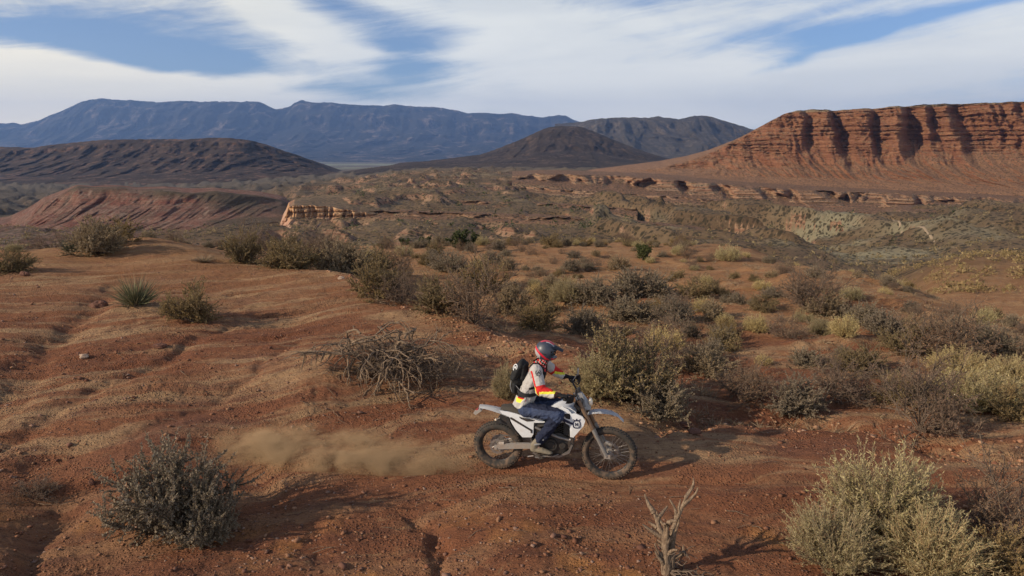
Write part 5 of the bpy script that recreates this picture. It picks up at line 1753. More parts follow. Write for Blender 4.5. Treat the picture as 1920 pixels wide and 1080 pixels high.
for k in range(9):
    p_ = b0.lerp(b1, k / 9)
    m = bmesh.ops.create_cube(bm, size=1)
    bmesh.ops.transform(bm, matrix=Matrix.Translation(p_) @ Matrix.Rotation(R(18), 4, 'Y') @ Matrix.Diagonal((0.15 if k % 2 else 0.13, 0.15, 0.014, 1)), verts=m['verts'])
bobj('cylinder_barrel', bm, M_ENG, eng)
bm = bmesh.new()
pipe(bm, [S(700, 650, -0.02), S(735, 680, -0.06), S(715, 740, -0.10), S(640, 720, -0.125), S(540, 680, -0.13), S(480, 650, -0.13)], 0.019)
bobj('exhaust_pipe', bm, M_STEEL)
bm = bmesh.new()
rod(bm, S(470, 640, 0.14), S(290, 560, 0.15), 0.05, 0.042, n=18)
bobj('muffler', bm, M_ALU, bevel=0.004)
bm = bmesh.new()
panel(bm, [(470, 820), (520, 842), (640, 845), (700, 815), (725, 770), (735, 775), (712, 828), (645, 856), (515, 853), (462, 828)], -0.12, 0.12)
bobj('skid_plate', bm, M_STEEL, bevel=0.003)
bm = bmesh.new()
panel(bm, [(700, 715), (740, 720), (738, 790), (722, 808), (704, 795)], -0.11, -0.02)
bobj('coolant_guard', bm, M_BLACK, bevel=0.006)
bm = bmesh.new()
panel(bm, [(480, 610), (545, 610), (530, 680), (475, 690)], -0.10, 0.10)
bobj('engine_cover', bm, M_BLACK, bevel=0.006)
# radiator with louvres
bm = bmesh.new()
panel(bm, [(672, 605), (712, 612), (712, 712), (672, 700)], -0.14, -0.07, tuv=-0.14)
rd_ = bobj('radiator', bm, M_ENG, bevel=0.004)
bm = bmesh.new()
for k in range(7):
    a_ = S(676, 618 + k * 13, -0.143); b_ = S(708, 622 + k * 13, -0.143)
    rod(bm, a_, b_, 0.004, n=5)
bobj('radiator_guard', bm, M_BLACK, rd_)

# forks
fork = bpy.data.objects.new('fork', None); COL.objects.link(fork); fork.parent = bike
topv = S(772, 470, -0.105); axv = Vector((FW.x, -0.105, FW.z))
fd = (topv - axv).normalized()
for s in (-1, 1):
    f0 = Vector((FW.x - 0.03, s * 0.105, FW.z)); f1 = Vector((topv.x, s * 0.105, topv.z))
    L = (f1 - f0).length; dd = (f1 - f0).normalized()
    bm = bmesh.new()
    rod(bm, f0 + dd * 0.30, f1, 0.027, n=18)
    rod(bm, f0 + dd * 0.26, f0 + dd * 0.315, 0.030, n=18)
    bobj('fork_leg', bm, M_FORK, fork)
    bm = bmesh.new()
    rod(bm, f0, f0 + dd * 0.30, 0.021, n=14)
    m = bmesh.ops.create_cube(bm, size=1)
    bmesh.ops.transform(bm, matrix=Matrix.Translation(f0 + Vector((0.015, 0, 0))) @ Matrix.Diagonal((0.075, 0.04, 0.05, 1)), verts=m['verts'])
    bobj('fork_slider', bm, M_ALU, fork)
    # fork guard, a tapering channel in front of the slider
    bm = bmesh.new()
    nrm = Vector((dd.z, 0, -dd.x))
    pr_ = []
    for q, wq in ((0.0, 0.034), (0.10, 0.030), (0.24, 0.034), (0.40, 0.040)):
        c_ = f0 + dd * q
        pr_.append([bm.verts.new(c_ + nrm * (0.030 * math.cos(a_)) * 1.15 + Vector((0, s * 1, 0)) * (wq * math.sin(a_))) for a_ in np.linspace(-1.5, 1.9, 9)])
    for r0_, r1_ in zip(pr_[:-1], pr_[1:]):
        for k in range(8): bm.faces.new((r0_[k], r0_[k + 1], r1_[k + 1], r1_[k]))
    sol = bmesh.ops.solidify(bm, geom=bm.faces[:], thickness=0.003)
    bobj('fork_guard', bm, M_GUARD, fork)
bm = bmesh.new()
for q in (S(800, 560, 0), S(770, 490, 0)):
    m = bmesh.ops.create_cube(bm, size=1)
    bmesh.ops.transform(bm, matrix=Matrix.Translation(q) @ Matrix.Rotation(-math.atan2(fd.x, fd.z) + math.pi, 4, 'Y') @ Matrix.Diagonal((0.085, 0.27, 0.035, 1)), verts=m['verts'])
bobj('triple_clamp', bm, M_BLACK, fork, bevel=0.006)
bm = bmesh.new()
rod(bm, (FW.x + 0.03, 0.075, FW.z + 0.085), (FW.x - 0.06, 0.075, FW.z + 0.11), 0.028, n=10)
bobj('brake_caliper', bm, M_ALU, fork)

# front fender: arched strip with turned down edges
bm = bmesh.new()
ctr = [(838, 548), (860, 536), (900, 532), (950, 535), (1000, 546), (1040, 566), (1078, 604)]
prev = None
for i, (u, v) in enumerate(ctr):
    c_ = S(u, v, 0.0)
    f = i / (len(ctr) - 1)
    w_ = 0.058 + 0.03 * math.sin(math.pi * min(1, f * 1.15)) - 0.02 * f
    row = []
    for k in range(9):
        q = -1 + 2 * k / 8
        drop = 0.030 * abs(q) ** 2.5 * (1 - 0.5 * f)
        row.append(bm.verts.new(c_ + Vector((0, q * w_, -drop))))
    if prev:
        for k in range(8): bm.faces.new((prev[k], prev[k + 1], row[k + 1], row[k]))
    prev = row
bmesh.ops.solidify(bm, geom=bm.faces[:], thickness=0.004)
bobj('front_fender', bm, M_WHITE)

# headlight mask
mask = bpy.data.objects.new('headlight_mask', None); COL.objects.link(mask); mask.parent = bike
bm = bmesh.new()
rows = []
for (u, v, w_, d_) in [(798, 415, 0.05, 0.0), (812, 440, 0.085, 0.01), (834, 475, 0.098, 0.018), (850, 510, 0.085, 0.015), (856, 532, 0.055, 0.0)]:
    c_ = S(u, v, 0)
    rows.append([bm.verts.new(c_ + Vector((-0.11 * abs(q) ** 2 + d_ * (1 - q * q), q * w_, 0.0))) for q in np.linspace(-1, 1, 11)])
for a_, b_ in zip(rows[:-1], rows[1:]):
    for k in range(10): bm.faces.new((a_[k], a_[k + 1], b_[k + 1], b_[k]))
bmesh.ops.solidify(bm, geom=bm.faces[:], thickness=-0.006)
bobj('shell', bm, M_WHITE, mask)
bm = bmesh.new()
lc = S(845, 478, 0) + Vector((0.02, 0, 0))
m = bmesh.ops.create_uvsphere(bm, u_segments=20, v_segments=12, radius=1)
bmesh.ops.transform(bm, matrix=Matrix.Translation(lc) @ Matrix.Rotation(R(-12), 4, 'Y') @ Matrix.Diagonal((0.028, 0.06, 0.052, 1)), verts=m['verts'])
bobj('headlight', bm, M_LENS, mask)
bm = bmesh.new()
panel(bm, [(768, 425), (795, 420), (812, 470), (822, 515), (800, 520), (772, 470)], -0.085, -0.080)
bobj('side_plate', bm, M_GREYP, mask, bevel=0.002)

# handlebar, controls, handguards
hbar = bpy.data.objects.new('handlebar', None); COL.objects.link(hbar); hbar.parent = bike
HC = S(758, 415, 0.0)
GR = Vector((HC.x - 0.10, -0.36, HC.z + 0.045)); GL = Vector((HC.x - 0.10, 0.36, HC.z + 0.045))
bm = bmesh.new()
pipe(bm, [GR + Vector((-0.01, -0.04, 0)), GR + Vector((0.02, 0.12, 0)), HC + Vector((0.0, -0.11, -0.02)), HC + Vector((0, 0.11, -0.02)), GL + Vector((0.02, -0.12, 0)), GL + Vector((-0.01, 0.04, 0))], 0.012)
pipe(bm, [HC + Vector((0, -0.11, 0.0)), HC + Vector((0, 0.11, 0.0))], 0.016)
rod(bm, HC + Vector((0, -0.05, -0.02)), S(770, 480, -0.05), 0.02); rod(bm, HC + Vector((0, 0.05, -0.02)), S(770, 480, 0.05), 0.02)
bobj('bar', bm, M_BLACK, hbar)
for G, s in ((GR, -1), (GL, 1)):
    bm = bmesh.new()
    rod(bm, G + Vector((0, -0.065, 0)), G + Vector((0, 0.065, 0)), 0.017, n=14)
    bobj('grip', bm, M_BLACK, hbar)
    bm = bmesh.new()
    pipe(bm, [G + Vector((0.03, -s * 0.09, -0.005)), G + Vector((0.075, -s * 0.03, -0.02)), G + Vector((0.065, s * 0.055, -0.03))], 0.006)
    bobj('lever', bm, M_STEEL, hbar)
    bm = bmesh.new()
    rows = []
    for q in np.linspace(-1, 1, 9):
        cx_ = G + Vector((0.115 - 0.06 * max(0, q * 1.0) ** 2 - 0.02 * q * q, s * (q * 0.12), -0.005))
        hh = 0.052 - 0.018 * abs(q) ** 2
        rows.append([bm.verts.new(cx_ + Vector((-0.010 * abs(k) ** 2, 0, k * hh + 0.01))) for k in (-1, -0.5, 0, 0.5, 1)])
    for a_, b_ in zip(rows[:-1], rows[1:]):
        for k in range(4): bm.faces.new((a_[k], a_[k + 1], b_[k + 1], b_[k]))
    bmesh.ops.solidify(bm, geom=bm.faces[:], thickness=0.004)
    bobj('hand_guard', bm, M_BLACK, hbar)
bm = bmesh.new()
mp = GL + Vector((0.02, -0.10, 0.02))
rod(bm, mp, mp + Vector((0.06, 0.02, 0.09)), 0.005, n=8)
m = bmesh.ops.create_uvsphere(bm, u_segments=14, v_segments=8, radius=1)
bmesh.ops.transform(bm, matrix=Matrix.Translation(mp + Vector((0.065, 0.02, 0.12))) @ Matrix.Diagonal((0.012, 0.045, 0.055, 1)), verts=m['verts'])
bobj('mirror', bm, M_ALU, hbar)
bm = bmesh.new()
m = bmesh.ops.create_cube(bm, size=1)
bmesh.ops.transform(bm, matrix=Matrix.Translation(HC + Vector((0.03, 0, 0.035))) @ Matrix.Rotation(R(-25), 4, 'Y') @ Matrix.Diagonal((0.03, 0.10, 0.05, 1)), verts=m['verts'])
bobj('instrument_panel', bm, M_BLACK, hbar, bevel=0.006)
bm = bmesh.new()
pipe(bm, [HC + Vector((0.03, -0.05, 0)), HC + Vector((0.10, -0.10, -0.06)), S(800, 520, -0.11), S(790, 560, -0.12)], 0.005, 6)
pipe(bm, [GR + Vector((0.03, 0.09, 0)), GR + Vector((0.12, 0.2, -0.04)), S(790, 500, -0.04)], 0.005, 6)
pipe(bm, [GL + Vector((0.03, -0.09, 0)), GL + Vector((0.13, -0.2, -0.02)), S(790, 500, 0.04)], 0.005, 6)
bobj('cables', bm, M_BLACK, hbar)

# tank and shrouds
bm = bmesh.new()
panel(bm, [(560, 545), (600, 520), (660, 505), (720, 520), (758, 548), (745, 600), (690, 620), (600, 615)], -0.115, 0.115, 0.0, tuv=-0.1)
bobj('fuel_tank', bm, M_WHITE, bevel=0.03)
SHR = [(630, 528), (668, 514), (700, 530), (728, 562), (752, 560), (800, 582), (818, 612), (806, 645), (738, 722), (716, 718), (714, 640), (690, 628), (665, 600)]
for s in (-1, 1):
    bm = bmesh.new()
    t0 = s * 0.165
    panel(bm, SHR, t0, t0 - s * 0.02, 0.006, tuv=-0.165)
    sh = bobj('radiator_shroud', bm, M_WHITE, bevel=0.004)
    if s < 0:
        # black vent slot, dark lower stripe
        bm = bmesh.new()
        panel(bm, [(668, 560), (712, 558), (720, 572), (718, 598), (690, 592)], t0 - 0.0065, t0 - 0.004, tuv=-0.165)
        bobj('vent', bm, M_BLACK, sh)
        bm = bmesh.new()
        panel(bm, [(648, 578), (735, 622), (733, 636), (652, 602)], t0 - 0.0085, t0 - 0.0045, tuv=-0.165)
        bobj('side_stripe', bm, M_NAVY, sh)
        # crest: rounded frame, H, three pronged crown
        tl = t0 - 0.0115
        bm = bmesh.new()
        cu, cv = 760, 633
        def ring(bm, cu, cv, ro, ri, ta, tb, sk=0.0, n=32, e=3.2):
            A = []
            for rr2 in (ro, ri):
                ring_ = []
                for k in range(n):
                    a_ = 2 * math.pi * k / n
                    ca, sa = math.cos(a_), math.sin(a_)
                    x_ = math.copysign(abs(ca) ** (2 / e), ca) * rr2; y_ = math.copysign(abs(sa) ** (2 / e), sa) * rr2
                    ring_.append((cu + x_, cv + y_ * 1.05))
                A.append(ring_)
            O = [bm.verts.new((lambda p: (p.x, ta, p.z))(S(*q, -0.175))) for q in A[0]]
            I = [bm.verts.new((lambda p: (p.x, ta, p.z))(S(*q, -0.175))) for q in A[1]]
            O2 = [bm.verts.new((v.co.x, tb, v.co.z)) for v in O]; I2 = [bm.verts.new((v.co.x, tb, v.co.z)) for v in I]
            for k in range(n):
                j = (k + 1) % n
                bm.faces.new((O[k], O[j], I[j], I[k])); bm.faces.new((O[k], O2[k], O2[j], O[j])); bm.faces.new((I[k], I[j], I2[j], I2[k]))
        ring(bm, cu, cv, 26, 20, tl, tl + 0.005)
        for q in ([(750, 622), (756, 622), (756, 645), (750, 645)], [(764, 622), (770, 622), (770, 645), (764, 645)], [(756, 631), (764, 631), (764, 636), (756, 636)]):
            panel(bm, q, tl, tl + 0.005, tuv=-0.175)
        for q in ([(737, 606), (735, 598), (742, 601), (748, 606)], [(755, 605), (757, 595), (763, 595), (765, 605)], [(772, 606), (778, 601), (785, 598), (783, 606)]):
            panel(bm, q, tl, tl + 0.005, tuv=-0.175)
        for q in ([(738, 604), (782, 604), (781, 608), (739, 608)],):
            panel(bm, q, tl + 0.0003, tl + 0.005, tuv=-0.175)
        bobj('crest_logo', bm, M_NAVY, sh, smooth=False)

# seat
bm = bmesh.new()
secs = [(252, 520, 0.055), (300, 520, 0.085), (380, 540, 0.12), (470, 566, 0.125), (560, 566, 0.115), (640, 540, 0.09)]
top = [(255, 500), (330, 498), (400, 520), (480, 545), (560, 540), (640, 512)]
rows = []
for (u, v, w_), (u2, v2) in zip(secs, top):
    a_, b_ = S(u, v, 0), S(u2, v2, 0)
    rows.append([bm.verts.new((a_.x * (1 - f) + b_.x * f, y, a_.z * (1 - f) + b_.z * f - 0.005)) for y, f in ((-w_, 0), (-w_ * 0.95, 0.7), (-w_ * 0.7, 1.0), (0, 1.08), (w_ * 0.7, 1.0), (w_ * 0.95, 0.7), (w_, 0))])
for a_, b_ in zip(rows[:-1], rows[1:]):
    for k in range(6): bm.faces.new((a_[k], a_[k + 1], b_[k + 1], b_[k]))
    bm.faces.new((a_[6], a_[0], b_[0], b_[6]))
bm.faces.new(rows[0]); bm.faces.new(rows[-1])
bobj('seat', bm, M_SEAT, sharp=60)

# rear fender and side plate
bm = bmesh.new()
sec = [(106, 504, 0.045), (150, 508, 0.062), (200, 518, 0.08), (255, 532, 0.098), (310, 552, 0.112), (380, 570, 0.118)]
rows = []
for u, v, w_ in sec:
    c_ = S(u, v, 0)
    rows.append([bm.verts.new(c_ + Vector((0, q * w_, -0.032 * abs(q) ** 2.5 + 0.012))) for q in np.linspace(-1, 1, 11)])
for a_, b_ in zip(rows[:-1], rows[1:]):
    for k in range(10): bm.faces.new((a_[k], a_[k + 1], b_[k + 1], b_[k]))
bmesh.ops.solidify(bm, geom=bm.faces[:], thickness=0.006)
bobj('rear_fender', bm, M_WHITE)
for s in (-1, 1):
    t0 = s * 0.125
    bm = bmesh.new()
    panel(bm, [(240, 540), (300, 548), (400, 575), (520, 600), (548, 616), (540, 622), (475, 612), (470, 640), (468, 700), (455, 720), (395, 720), (350, 670), (318, 618), (304, 576), (255, 560)], t0, t0 - s * 0.015, 0.004, tuv=-0.125)
    sp_ = bobj('side_panel', bm, M_WHITE, bevel=0.003)
    if s < 0:
        bm = bmesh.new()
        panel(bm, [(312, 584), (322, 584), (460, 668), (460, 690), (450, 690), (450, 676), (312, 594)], t0 - 0.008, t0 - 0.003, tuv=-0.125)
        bobj('frame_stripe', bm, M_BLACK, sp_)
        bm = bmesh.new()
        panel(bm, [(372, 580), (392, 585), (478, 602), (466, 610), (425, 612), (384, 594)], t0 - 0.009, t0 - 0.003, tuv=-0.125)
        bobj('air_slot', bm, M_BLACK, sp_)
bm = bmesh.new()
panel(bm, [(250, 560), (300, 570), (312, 620), (345, 672), (375, 712), (352, 700), (300, 640), (262, 626), (216, 628), (228, 590)], -0.06, 0.06, tuv=-0.05)
bobj('mud_flap', bm, M_BLACK, bevel=0.006)
bm = bmesh.new()
panel(bm, [(112, 522), (126, 532), (84, 562), (68, 548), (78, 536)], -0.045, 0.045, tuv=0)
tl_ = bobj('tail_light', bm, M_ALU, bevel=0.004)
bm = bmesh.new()
panel(bm, [(82, 530), (96, 524), (104, 530), (88, 542)], -0.03, 0.03, tuv=0)
bobj('lens', bm, M_RED_, tl_, bevel=0.003)
for s in (-1, 1):
    bm = bmesh.new()
    q = S(218, 596, -0.10)
    rod(bm, (q.x + 0.05, s * 0.04, q.z), (q.x, s * 0.11, q.z), 0.006, n=8)
    m = bmesh.ops.create_uvsphere(bm, u_segments=12, v_segments=8, radius=1)
    bmesh.ops.transform(bm, matrix=Matrix.Translation(Vector((q.x, s * 0.125, q.z))) @ Matrix.Diagonal((0.016, 0.026, 0.016, 1)), verts=m['verts'])
    bobj('turn_signal', bm, M_LENS)
    bm = bmesh.new()
    q = S(500, 842, -0.18)
    m = bmesh.ops.create_cube(bm, size=1)
    bmesh.ops.transform(bm, matrix=Matrix.Translation(Vector((q.x, s * 0.20, q.z))) @ Matrix.Diagonal((0.06, 0.10, 0.018, 1)), verts=m['verts'])
    bobj('foot_peg', bm, M_STEEL, bevel=0.003)
bm = bmesh.new()
pipe(bm, [S(470, 845, -0.15), S(430, 850, -0.15)], 0.010)
pipe(bm, [S(500, 846, -0.15), S(600, 848, -0.15), S(640, 835, -0.15)], 0.009)
bobj('brake_pedal', bm, M_STEEL)
bm = bmesh.new()
rod(bm, S(455, 640, 0), S(470, 760, 0), 0.035, n=16)
bobj('shock_absorber', bm, M_STEEL)

# ------------------------------------------------------------------ rider
def cloth(name, cols, rough=0.85, wr=0.004, dust=0.15):
    """cols: one colour"""
    def f(t, P):
        o = t.new('ShaderNodeTexCoord').outputs['Object']
        n = t.noise(o, 18, 4, 0.6)
        c = t.mix(t.mr(n, 0.3, 0.75, 0, dust), cols, tuple(0.6 * q + 0.03 for q in cols))
        return dict(color=c, rough=rough, spec=0.2, height=t.noise(o, 26, 4, 0.6, 0.6), dist=wr)
    return material(name, f)


M_JG = cloth('jacket_grey', (0.40, 0.375, 0.36))
M_JL = cloth('jacket_light', (0.50, 0.47, 0.44))
M_JR = cloth('jacket_red', (0.50, 0.022, 0.020))
M_JY = cloth('jacket_yellow', (0.66, 0.62, 0.06))
M_JB = cloth('jacket_black', (0.018, 0.016, 0.018))
M_MAR = cloth('cuff_maroon', (0.045, 0.012, 0.014))
M_JEAN = cloth('blue_trousers', (0.035, 0.050, 0.105), wr=0.012, dust=0.6)
M_JEAN2 = cloth('dark_blue_trousers', (0.014, 0.018, 0.040), wr=0.012)
M_BOOT = cloth('boot_leather', (0.20, 0.165, 0.12), rough=0.6, dust=0.5)
M_BOOTD = cloth('boot_dark', (0.05, 0.042, 0.036), rough=0.6)
M_GLV = cloth('glove_black', (0.016, 0.015, 0.017))
M_SKIN = solid('skin', (0.42, 0.25, 0.18), 0.55, dust=0.0)
M_HD = solid('helmet_dark', (0.022, 0.030, 0.052), 0.38, dust=0.12, spec=0.6)
M_HR = solid('helmet_red', (0.48, 0.012, 0.028), 0.25, dust=0.1, spec=0.6)
M_HW = solid('helmet_white', (0.36, 0.34, 0.35), 0.25, dust=0.1, spec=0.6)
M_GOG = solid('goggle_lens', (0.02, 0.018, 0.02), 0.08, spec=0.9, dust=0.0)
M_PACK = cloth('pack_black', (0.014, 0.014, 0.015), rough=0.75)
M_STRAP = cloth('strap_black', (0.02, 0.02, 0.022), rough=0.7)
M_EMB = cloth('emblem_white', (0.66, 0.66, 0.66), dust=0.05)

person = bpy.data.objects.new('person', None); COL.objects.link(person)
person.matrix_world = BM
tag(person, 'rider in grey, red and yellow jacket, dark helmet and blue trousers on the motorcycle', 'person')


def blobs(bm, chain, steps=9, rot=None):
    """chain of (centre, (rx, ry, rz)): ellipsoids swept between the stations"""
    for (p, r), (q, s) in zip(chain[:-1], chain[1:]):
        for k in range(steps + 1):
            f = k / steps
            c = Vector(p).lerp(Vector(q), f)
            rr2 = [a * (1 - f) + b * f for a, b in zip(r, s)]
            m = bmesh.ops.create_icosphere(bm, subdivisions=2, radius=1)
            bmesh.ops.transform(bm, matrix=Matrix.Translation(c) @ Matrix.Diagonal((*rr2, 1)), verts=m['verts'])


def fuse(name, bm, mats, parent, voxel=0.009, smooth=6, paint=None, wrinkle=0.0, wscale=14, cut=None):
    me = bpy.data.meshes.new(name + '_src'); bm.to_mesh(me); bm.free()
    o = bpy.data.objects.new(name + '_src', me); COL.objects.link(o)
    md = o.modifiers.new('r', 'REMESH'); md.mode = 'VOXEL'; md.voxel_size = voxel; md.use_smooth_shade = True
    sm = o.modifiers.new('s', 'SMOOTH'); sm.iterations = smooth; sm.factor = 0.5
    dg = bpy.context.evaluated_depsgraph_get()
    res = bpy.data.meshes.new_from_object(o.evaluated_get(dg))
    bpy.data.objects.remove(o); bpy.data.meshes.remove(me)
    res.name = name
    n = len(res.vertices)
    co = np.empty(n * 3, np.float32); res.vertices.foreach_get('co', co); co = co.reshape(-1, 3).astype(float)
    if wrinkle:
        no = np.empty(n * 3, np.float32); res.vertices.foreach_get('normal', no); no = no.reshape(-1, 3)
        w = ridged(co[:, 0] * wscale + co[:, 1] * wscale * 0.6, co[:, 2] * wscale + co[:, 1] * wscale * 0.5, 3, 0.55)
        co = co + no * (w - 0.4)[:, None] * wrinkle
        res.vertices.foreach_set('co', co.astype(np.float32).ravel())
    res.materials.clear()
    for m_ in mats: res.materials.append(m_)
    if paint is not None:
        nf = len(res.polygons)
        c = np.empty(nf * 3, np.float32); res.polygons.foreach_get('center', c)
        res.polygons.foreach_set('material_index', paint(c.reshape(-1, 3).astype(float)).astype(np.int32))
    res.polygons.foreach_set('use_smooth', np.ones(len(res.polygons), bool))
    res.update()
    return link(name, res, parent)


def inpoly(x, z, poly):
    r = np.zeros(len(x), bool)
    n = len(poly)
    for i in range(n):
        (x0, z0), (x1, z1) = poly[i], poly[(i + 1) % n]
        c = ((z0 > z) != (z1 > z)) & (x < (x1 - x0) * (z - z0) / (z1 - z0 + 1e-12) + x0)
        r ^= c
    return r


# joints
HIP = S(418, 500, 0.0)
WST = S(425, 420, 0.0)
CHS = S(478, 320, 0.0)
NEK = S(520, 232, 0.0)
HEADC = S(556, 142, 0.0)
SR, SLf = S(487, 268, -0.19), S(487, 268, -0.19); SLf = Vector((SLf.x + 0.01, 0.19, SLf.z + 0.0))
WR = GR + Vector((-0.085, 0.0, 0.035)); WL = GL + Vector((-0.085, 0.0, 0.035))
ER = S(522, 402, -0.30)
EL = Vector((ER.x + 0.06, 0.33, ER.z + 0.07))
HR_, HL_ = HIP + Vector((0.02, -0.10, -0.02)), HIP + Vector((0.02, 0.10, -0.02))
KR = S(640, 575, -0.20); KL = Vector((KR.x, 0.20, KR.z))
AR = S(480, 775, -0.20); AL = Vector((AR.x, 0.20, AR.z))
TR = S(575, 826, -0.21); TL = Vector((TR.x, 0.21, TR.z))

# body: one continuous figure under the clothes
bm = bmesh.new()
e3 = lambda r: (r, r, r)
blobs(bm, [(HIP, (0.11, 0.15, 0.10)), (WST, (0.09, 0.13, 0.09)), (CHS, (0.105, 0.15, 0.10)), (NEK + Vector((-0.03, 0, -0.06)), (0.075, 0.12, 0.06)), (NEK, e3(0.052)), (HEADC + Vector((-0.01, 0, -0.08)), e3(0.055)), (HEADC + Vector((0.0, 0, 0.0)), (0.088, 0.072, 0.105))])
blobs(bm, [(HEADC + Vector((0.03, 0, -0.07)), (0.055, 0.05, 0.04)), (HEADC + Vector((0.07, 0, -0.06)), (0.03, 0.035, 0.03))], 3)
for s_, e_, w_ in ((SR, ER, WR), (SLf, EL, WL)):
    blobs(bm, [(CHS.lerp(s_, 0.5) + Vector((0, 0, 0.04)), e3(0.07)), (s_, e3(0.055)), (e_, e3(0.040)), (w_, e3(0.026)), (w_ + Vector((0.04, 0, -0.01)), (0.03, 0.035, 0.018))])
for h_, k_, a_, t_ in ((HR_, KR, AR, TR), (HL_, KL, AL, TL)):
    blobs(bm, [(h_, e3(0.085)), (k_, e3(0.055)), (k_.lerp(a_, 0.35), e3(0.054)), (a_ + Vector((-0.005, 0, -0.02)), e3(0.034)), (a_.lerp(t_, 0.65) + Vector((0, 0, -0.010)), (0.035, 0.028, 0.018))])
fuse('body', bm, [M_SKIN], person, 0.013)

# jacket torso and sleeves, coloured in sewn blocks
bm = bmesh.new()
HB = S(404, 492, 0.0)
blobs(bm, [(HB + Vector((-0.012, 0, 0.0)), (0.135, 0.18, 0.055)), (WST + Vector((-0.005, 0, -0.04)), (0.135, 0.175, 0.09)), (WST + Vector((0.012, 0, 0.04)), (0.118, 0.158, 0.08)), (CHS + Vector((0.0, 0, 0)), (0.135, 0.185, 0.11)), (CHS.lerp(NEK, 0.55), (0.115, 0.17, 0.075)), (NEK + Vector((-0.015, 0, -0.035)), (0.075, 0.085, 0.04))])
for s_, e_, w_ in ((SR, ER, WR), (SLf, EL, WL)):
    blobs(bm, [(CHS.lerp(s_, 0.6) + Vector((0, 0, 0.02)), e3(0.095)), (s_, e3(0.083)), (s_.lerp(e_, 0.5), e3(0.073)), (e_ + Vector((-0.01, 0, -0.01)), e3(0.070)), (e_.lerp(w_, 0.5) + Vector((0, 0, -0.012)), e3(0.060)), (w_ + Vector((-0.05, 0, -0.005)), e3(0.045)), (w_ + Vector((-0.015, 0, 0)), e3(0.036))])


def P2(poly, t):
    return [(lambda p: (p.x, p.z))(S(u, v, t)) for u, v in poly]


def seg_d3(c, a, b):
    a, b = np.array(a), np.array(b)
    d = b - a
    q = np.clip(((c - a) @ d) / (d @ d), 0, 1)
    return np.linalg.norm(c - a - q[:, None] * d, axis=1), q


def paint_jacket(c):
    idx = np.zeros(len(c), int)
    x, y, z = c[:, 0], c[:, 1], c[:, 2]
    # torso blocks by height
    d1, q1 = [], []
    arm = np.zeros(len(c), bool)
    for sgn, (s_, e_, w_) in ((-1, (SR, ER, WR)), (1, (SLf, EL, WL))):
        du, qu = seg_d3(c, s_, e_); dl, ql = seg_d3(c, e_, w_)
        side = (y * sgn > 0.165) | ((dl < 0.085) & (ql > 0.1)) | ((du < 0.09) & (qu > 0.25))
        up = side & (du <= dl) & (y * sgn > 0.12)
        lo = side & (dl < du) & (ql > 0.0)
        lo &= (dl < 0.1)
        arm |= up | lo
        # offset of a point from the bone, measured backwards / downwards
        s0, e0, w0 = np.array(s_), np.array(e_), np.array(w_)
        pu = s0 + (e0 - s0) * qu[:, None]; back = (c - pu)[:, 0] * -0.85 + (c - pu)[:, 2] * -0.5
        idx[up] = 0
        idx[up & (back > 0.030) & (back < 0.062) & (qu > 0.0)] = 2
        idx[up & (back >= 0.062)] = 0
        idx[up & (qu > 0.80)] = 2
        idx[up & (qu > 0.80) & (back > 0.052)] = 3
        idx[up & (qu > 0.80) & (back > 0.064)] = 1
        pl = e0 + (w0 - e0) * ql[:, None]; dn = -(c - pl)[:, 2]
        idx[lo] = 2
        idx[lo & (dn > 0.000 - 0.05 * ql)] = 3
        idx[lo & (dn > 0.034 - 0.06 * ql)] = 1
        idx[lo & (ql > 0.86)] = 5
    tor = ~arm
    hw = WST.z
    idx[tor & (z > hw + 0.02)] = 0
    idx[tor & (z > hw - 0.015) & (z < hw + 0.02)] = 4
    rz_ = tor & (z <= hw - 0.015) & (z > hw - 0.055) & (x > WST.x - 0.10) & (x < WST.x + 0.06)
    idx[rz_] = 2
    yz_ = tor & (z <= hw - 0.030) & (z > hw - 0.085) & (x > WST.x - 0.125) & (x < WST.x - 0.015 - (hw - z) * 0.2)
    idx[yz_] = 3
    idx[tor & (x > WST.x + 0.02) & (z <= hw + 0.02)] = 0
    # dark chest front, red and black yoke at the collar
    idx[tor & (x > CHS.x + 0.085) & (z > hw)] = 4
    yk = tor & (z > NEK.z - 0.085) & (np.abs(y) < 0.15)
    idx[yk] = 4
    st = yk & (np.sin((x * 0.8 + z * 0.6) * 120) > 0.45)
    idx[st] = 2
    idx[yk & (np.sin((x * 0.8 + z * 0.6) * 120) < -0.80)] = 1
    return idx


jk = fuse('jacket', bm, [M_JG, M_JL, M_JR, M_JY, M_JB, M_MAR], person, 0.0085, 4, paint_jacket, 0.010, 13)

# trousers
bm = bmesh.new()
blobs(bm, [(HIP + Vector((-0.01, 0, 0.01)), (0.115, 0.155, 0.075)), (HIP + Vector((0.04, 0, -0.02)), (0.11, 0.15, 0.075))])
for h_, k_, a_ in ((HR_, KR, AR), (HL_, KL, AL)):
    blobs(bm, [(h_, e3(0.105)), (h_.lerp(k_, 0.5) + Vector((0, 0, 0.01)), e3(0.100)), (k_ + Vector((-0.01, 0, 0.005)), e3(0.084)), (k_.lerp(a_, 0.3), e3(0.078)), (k_.lerp(a_, 0.62), e3(0.075)), (k_.lerp(a_, 0.80), e3(0.066))])


def paint_tr(c):
    idx = np.zeros(len(c), int)
    for k_, a_ in ((KR, AR), (KL, AL)):
        d_, q_ = seg_d3(c, k_, a_)
        idx[(d_ < 0.12) & (q_ > 0.12)] = 1
    idx[(c[:, 2] > HIP.z + 0.04)] = 1
    return idx


fuse('trousers', bm, [M_JEAN, M_JEAN2], person, 0.009, 4, paint_tr, 0.022, 9)
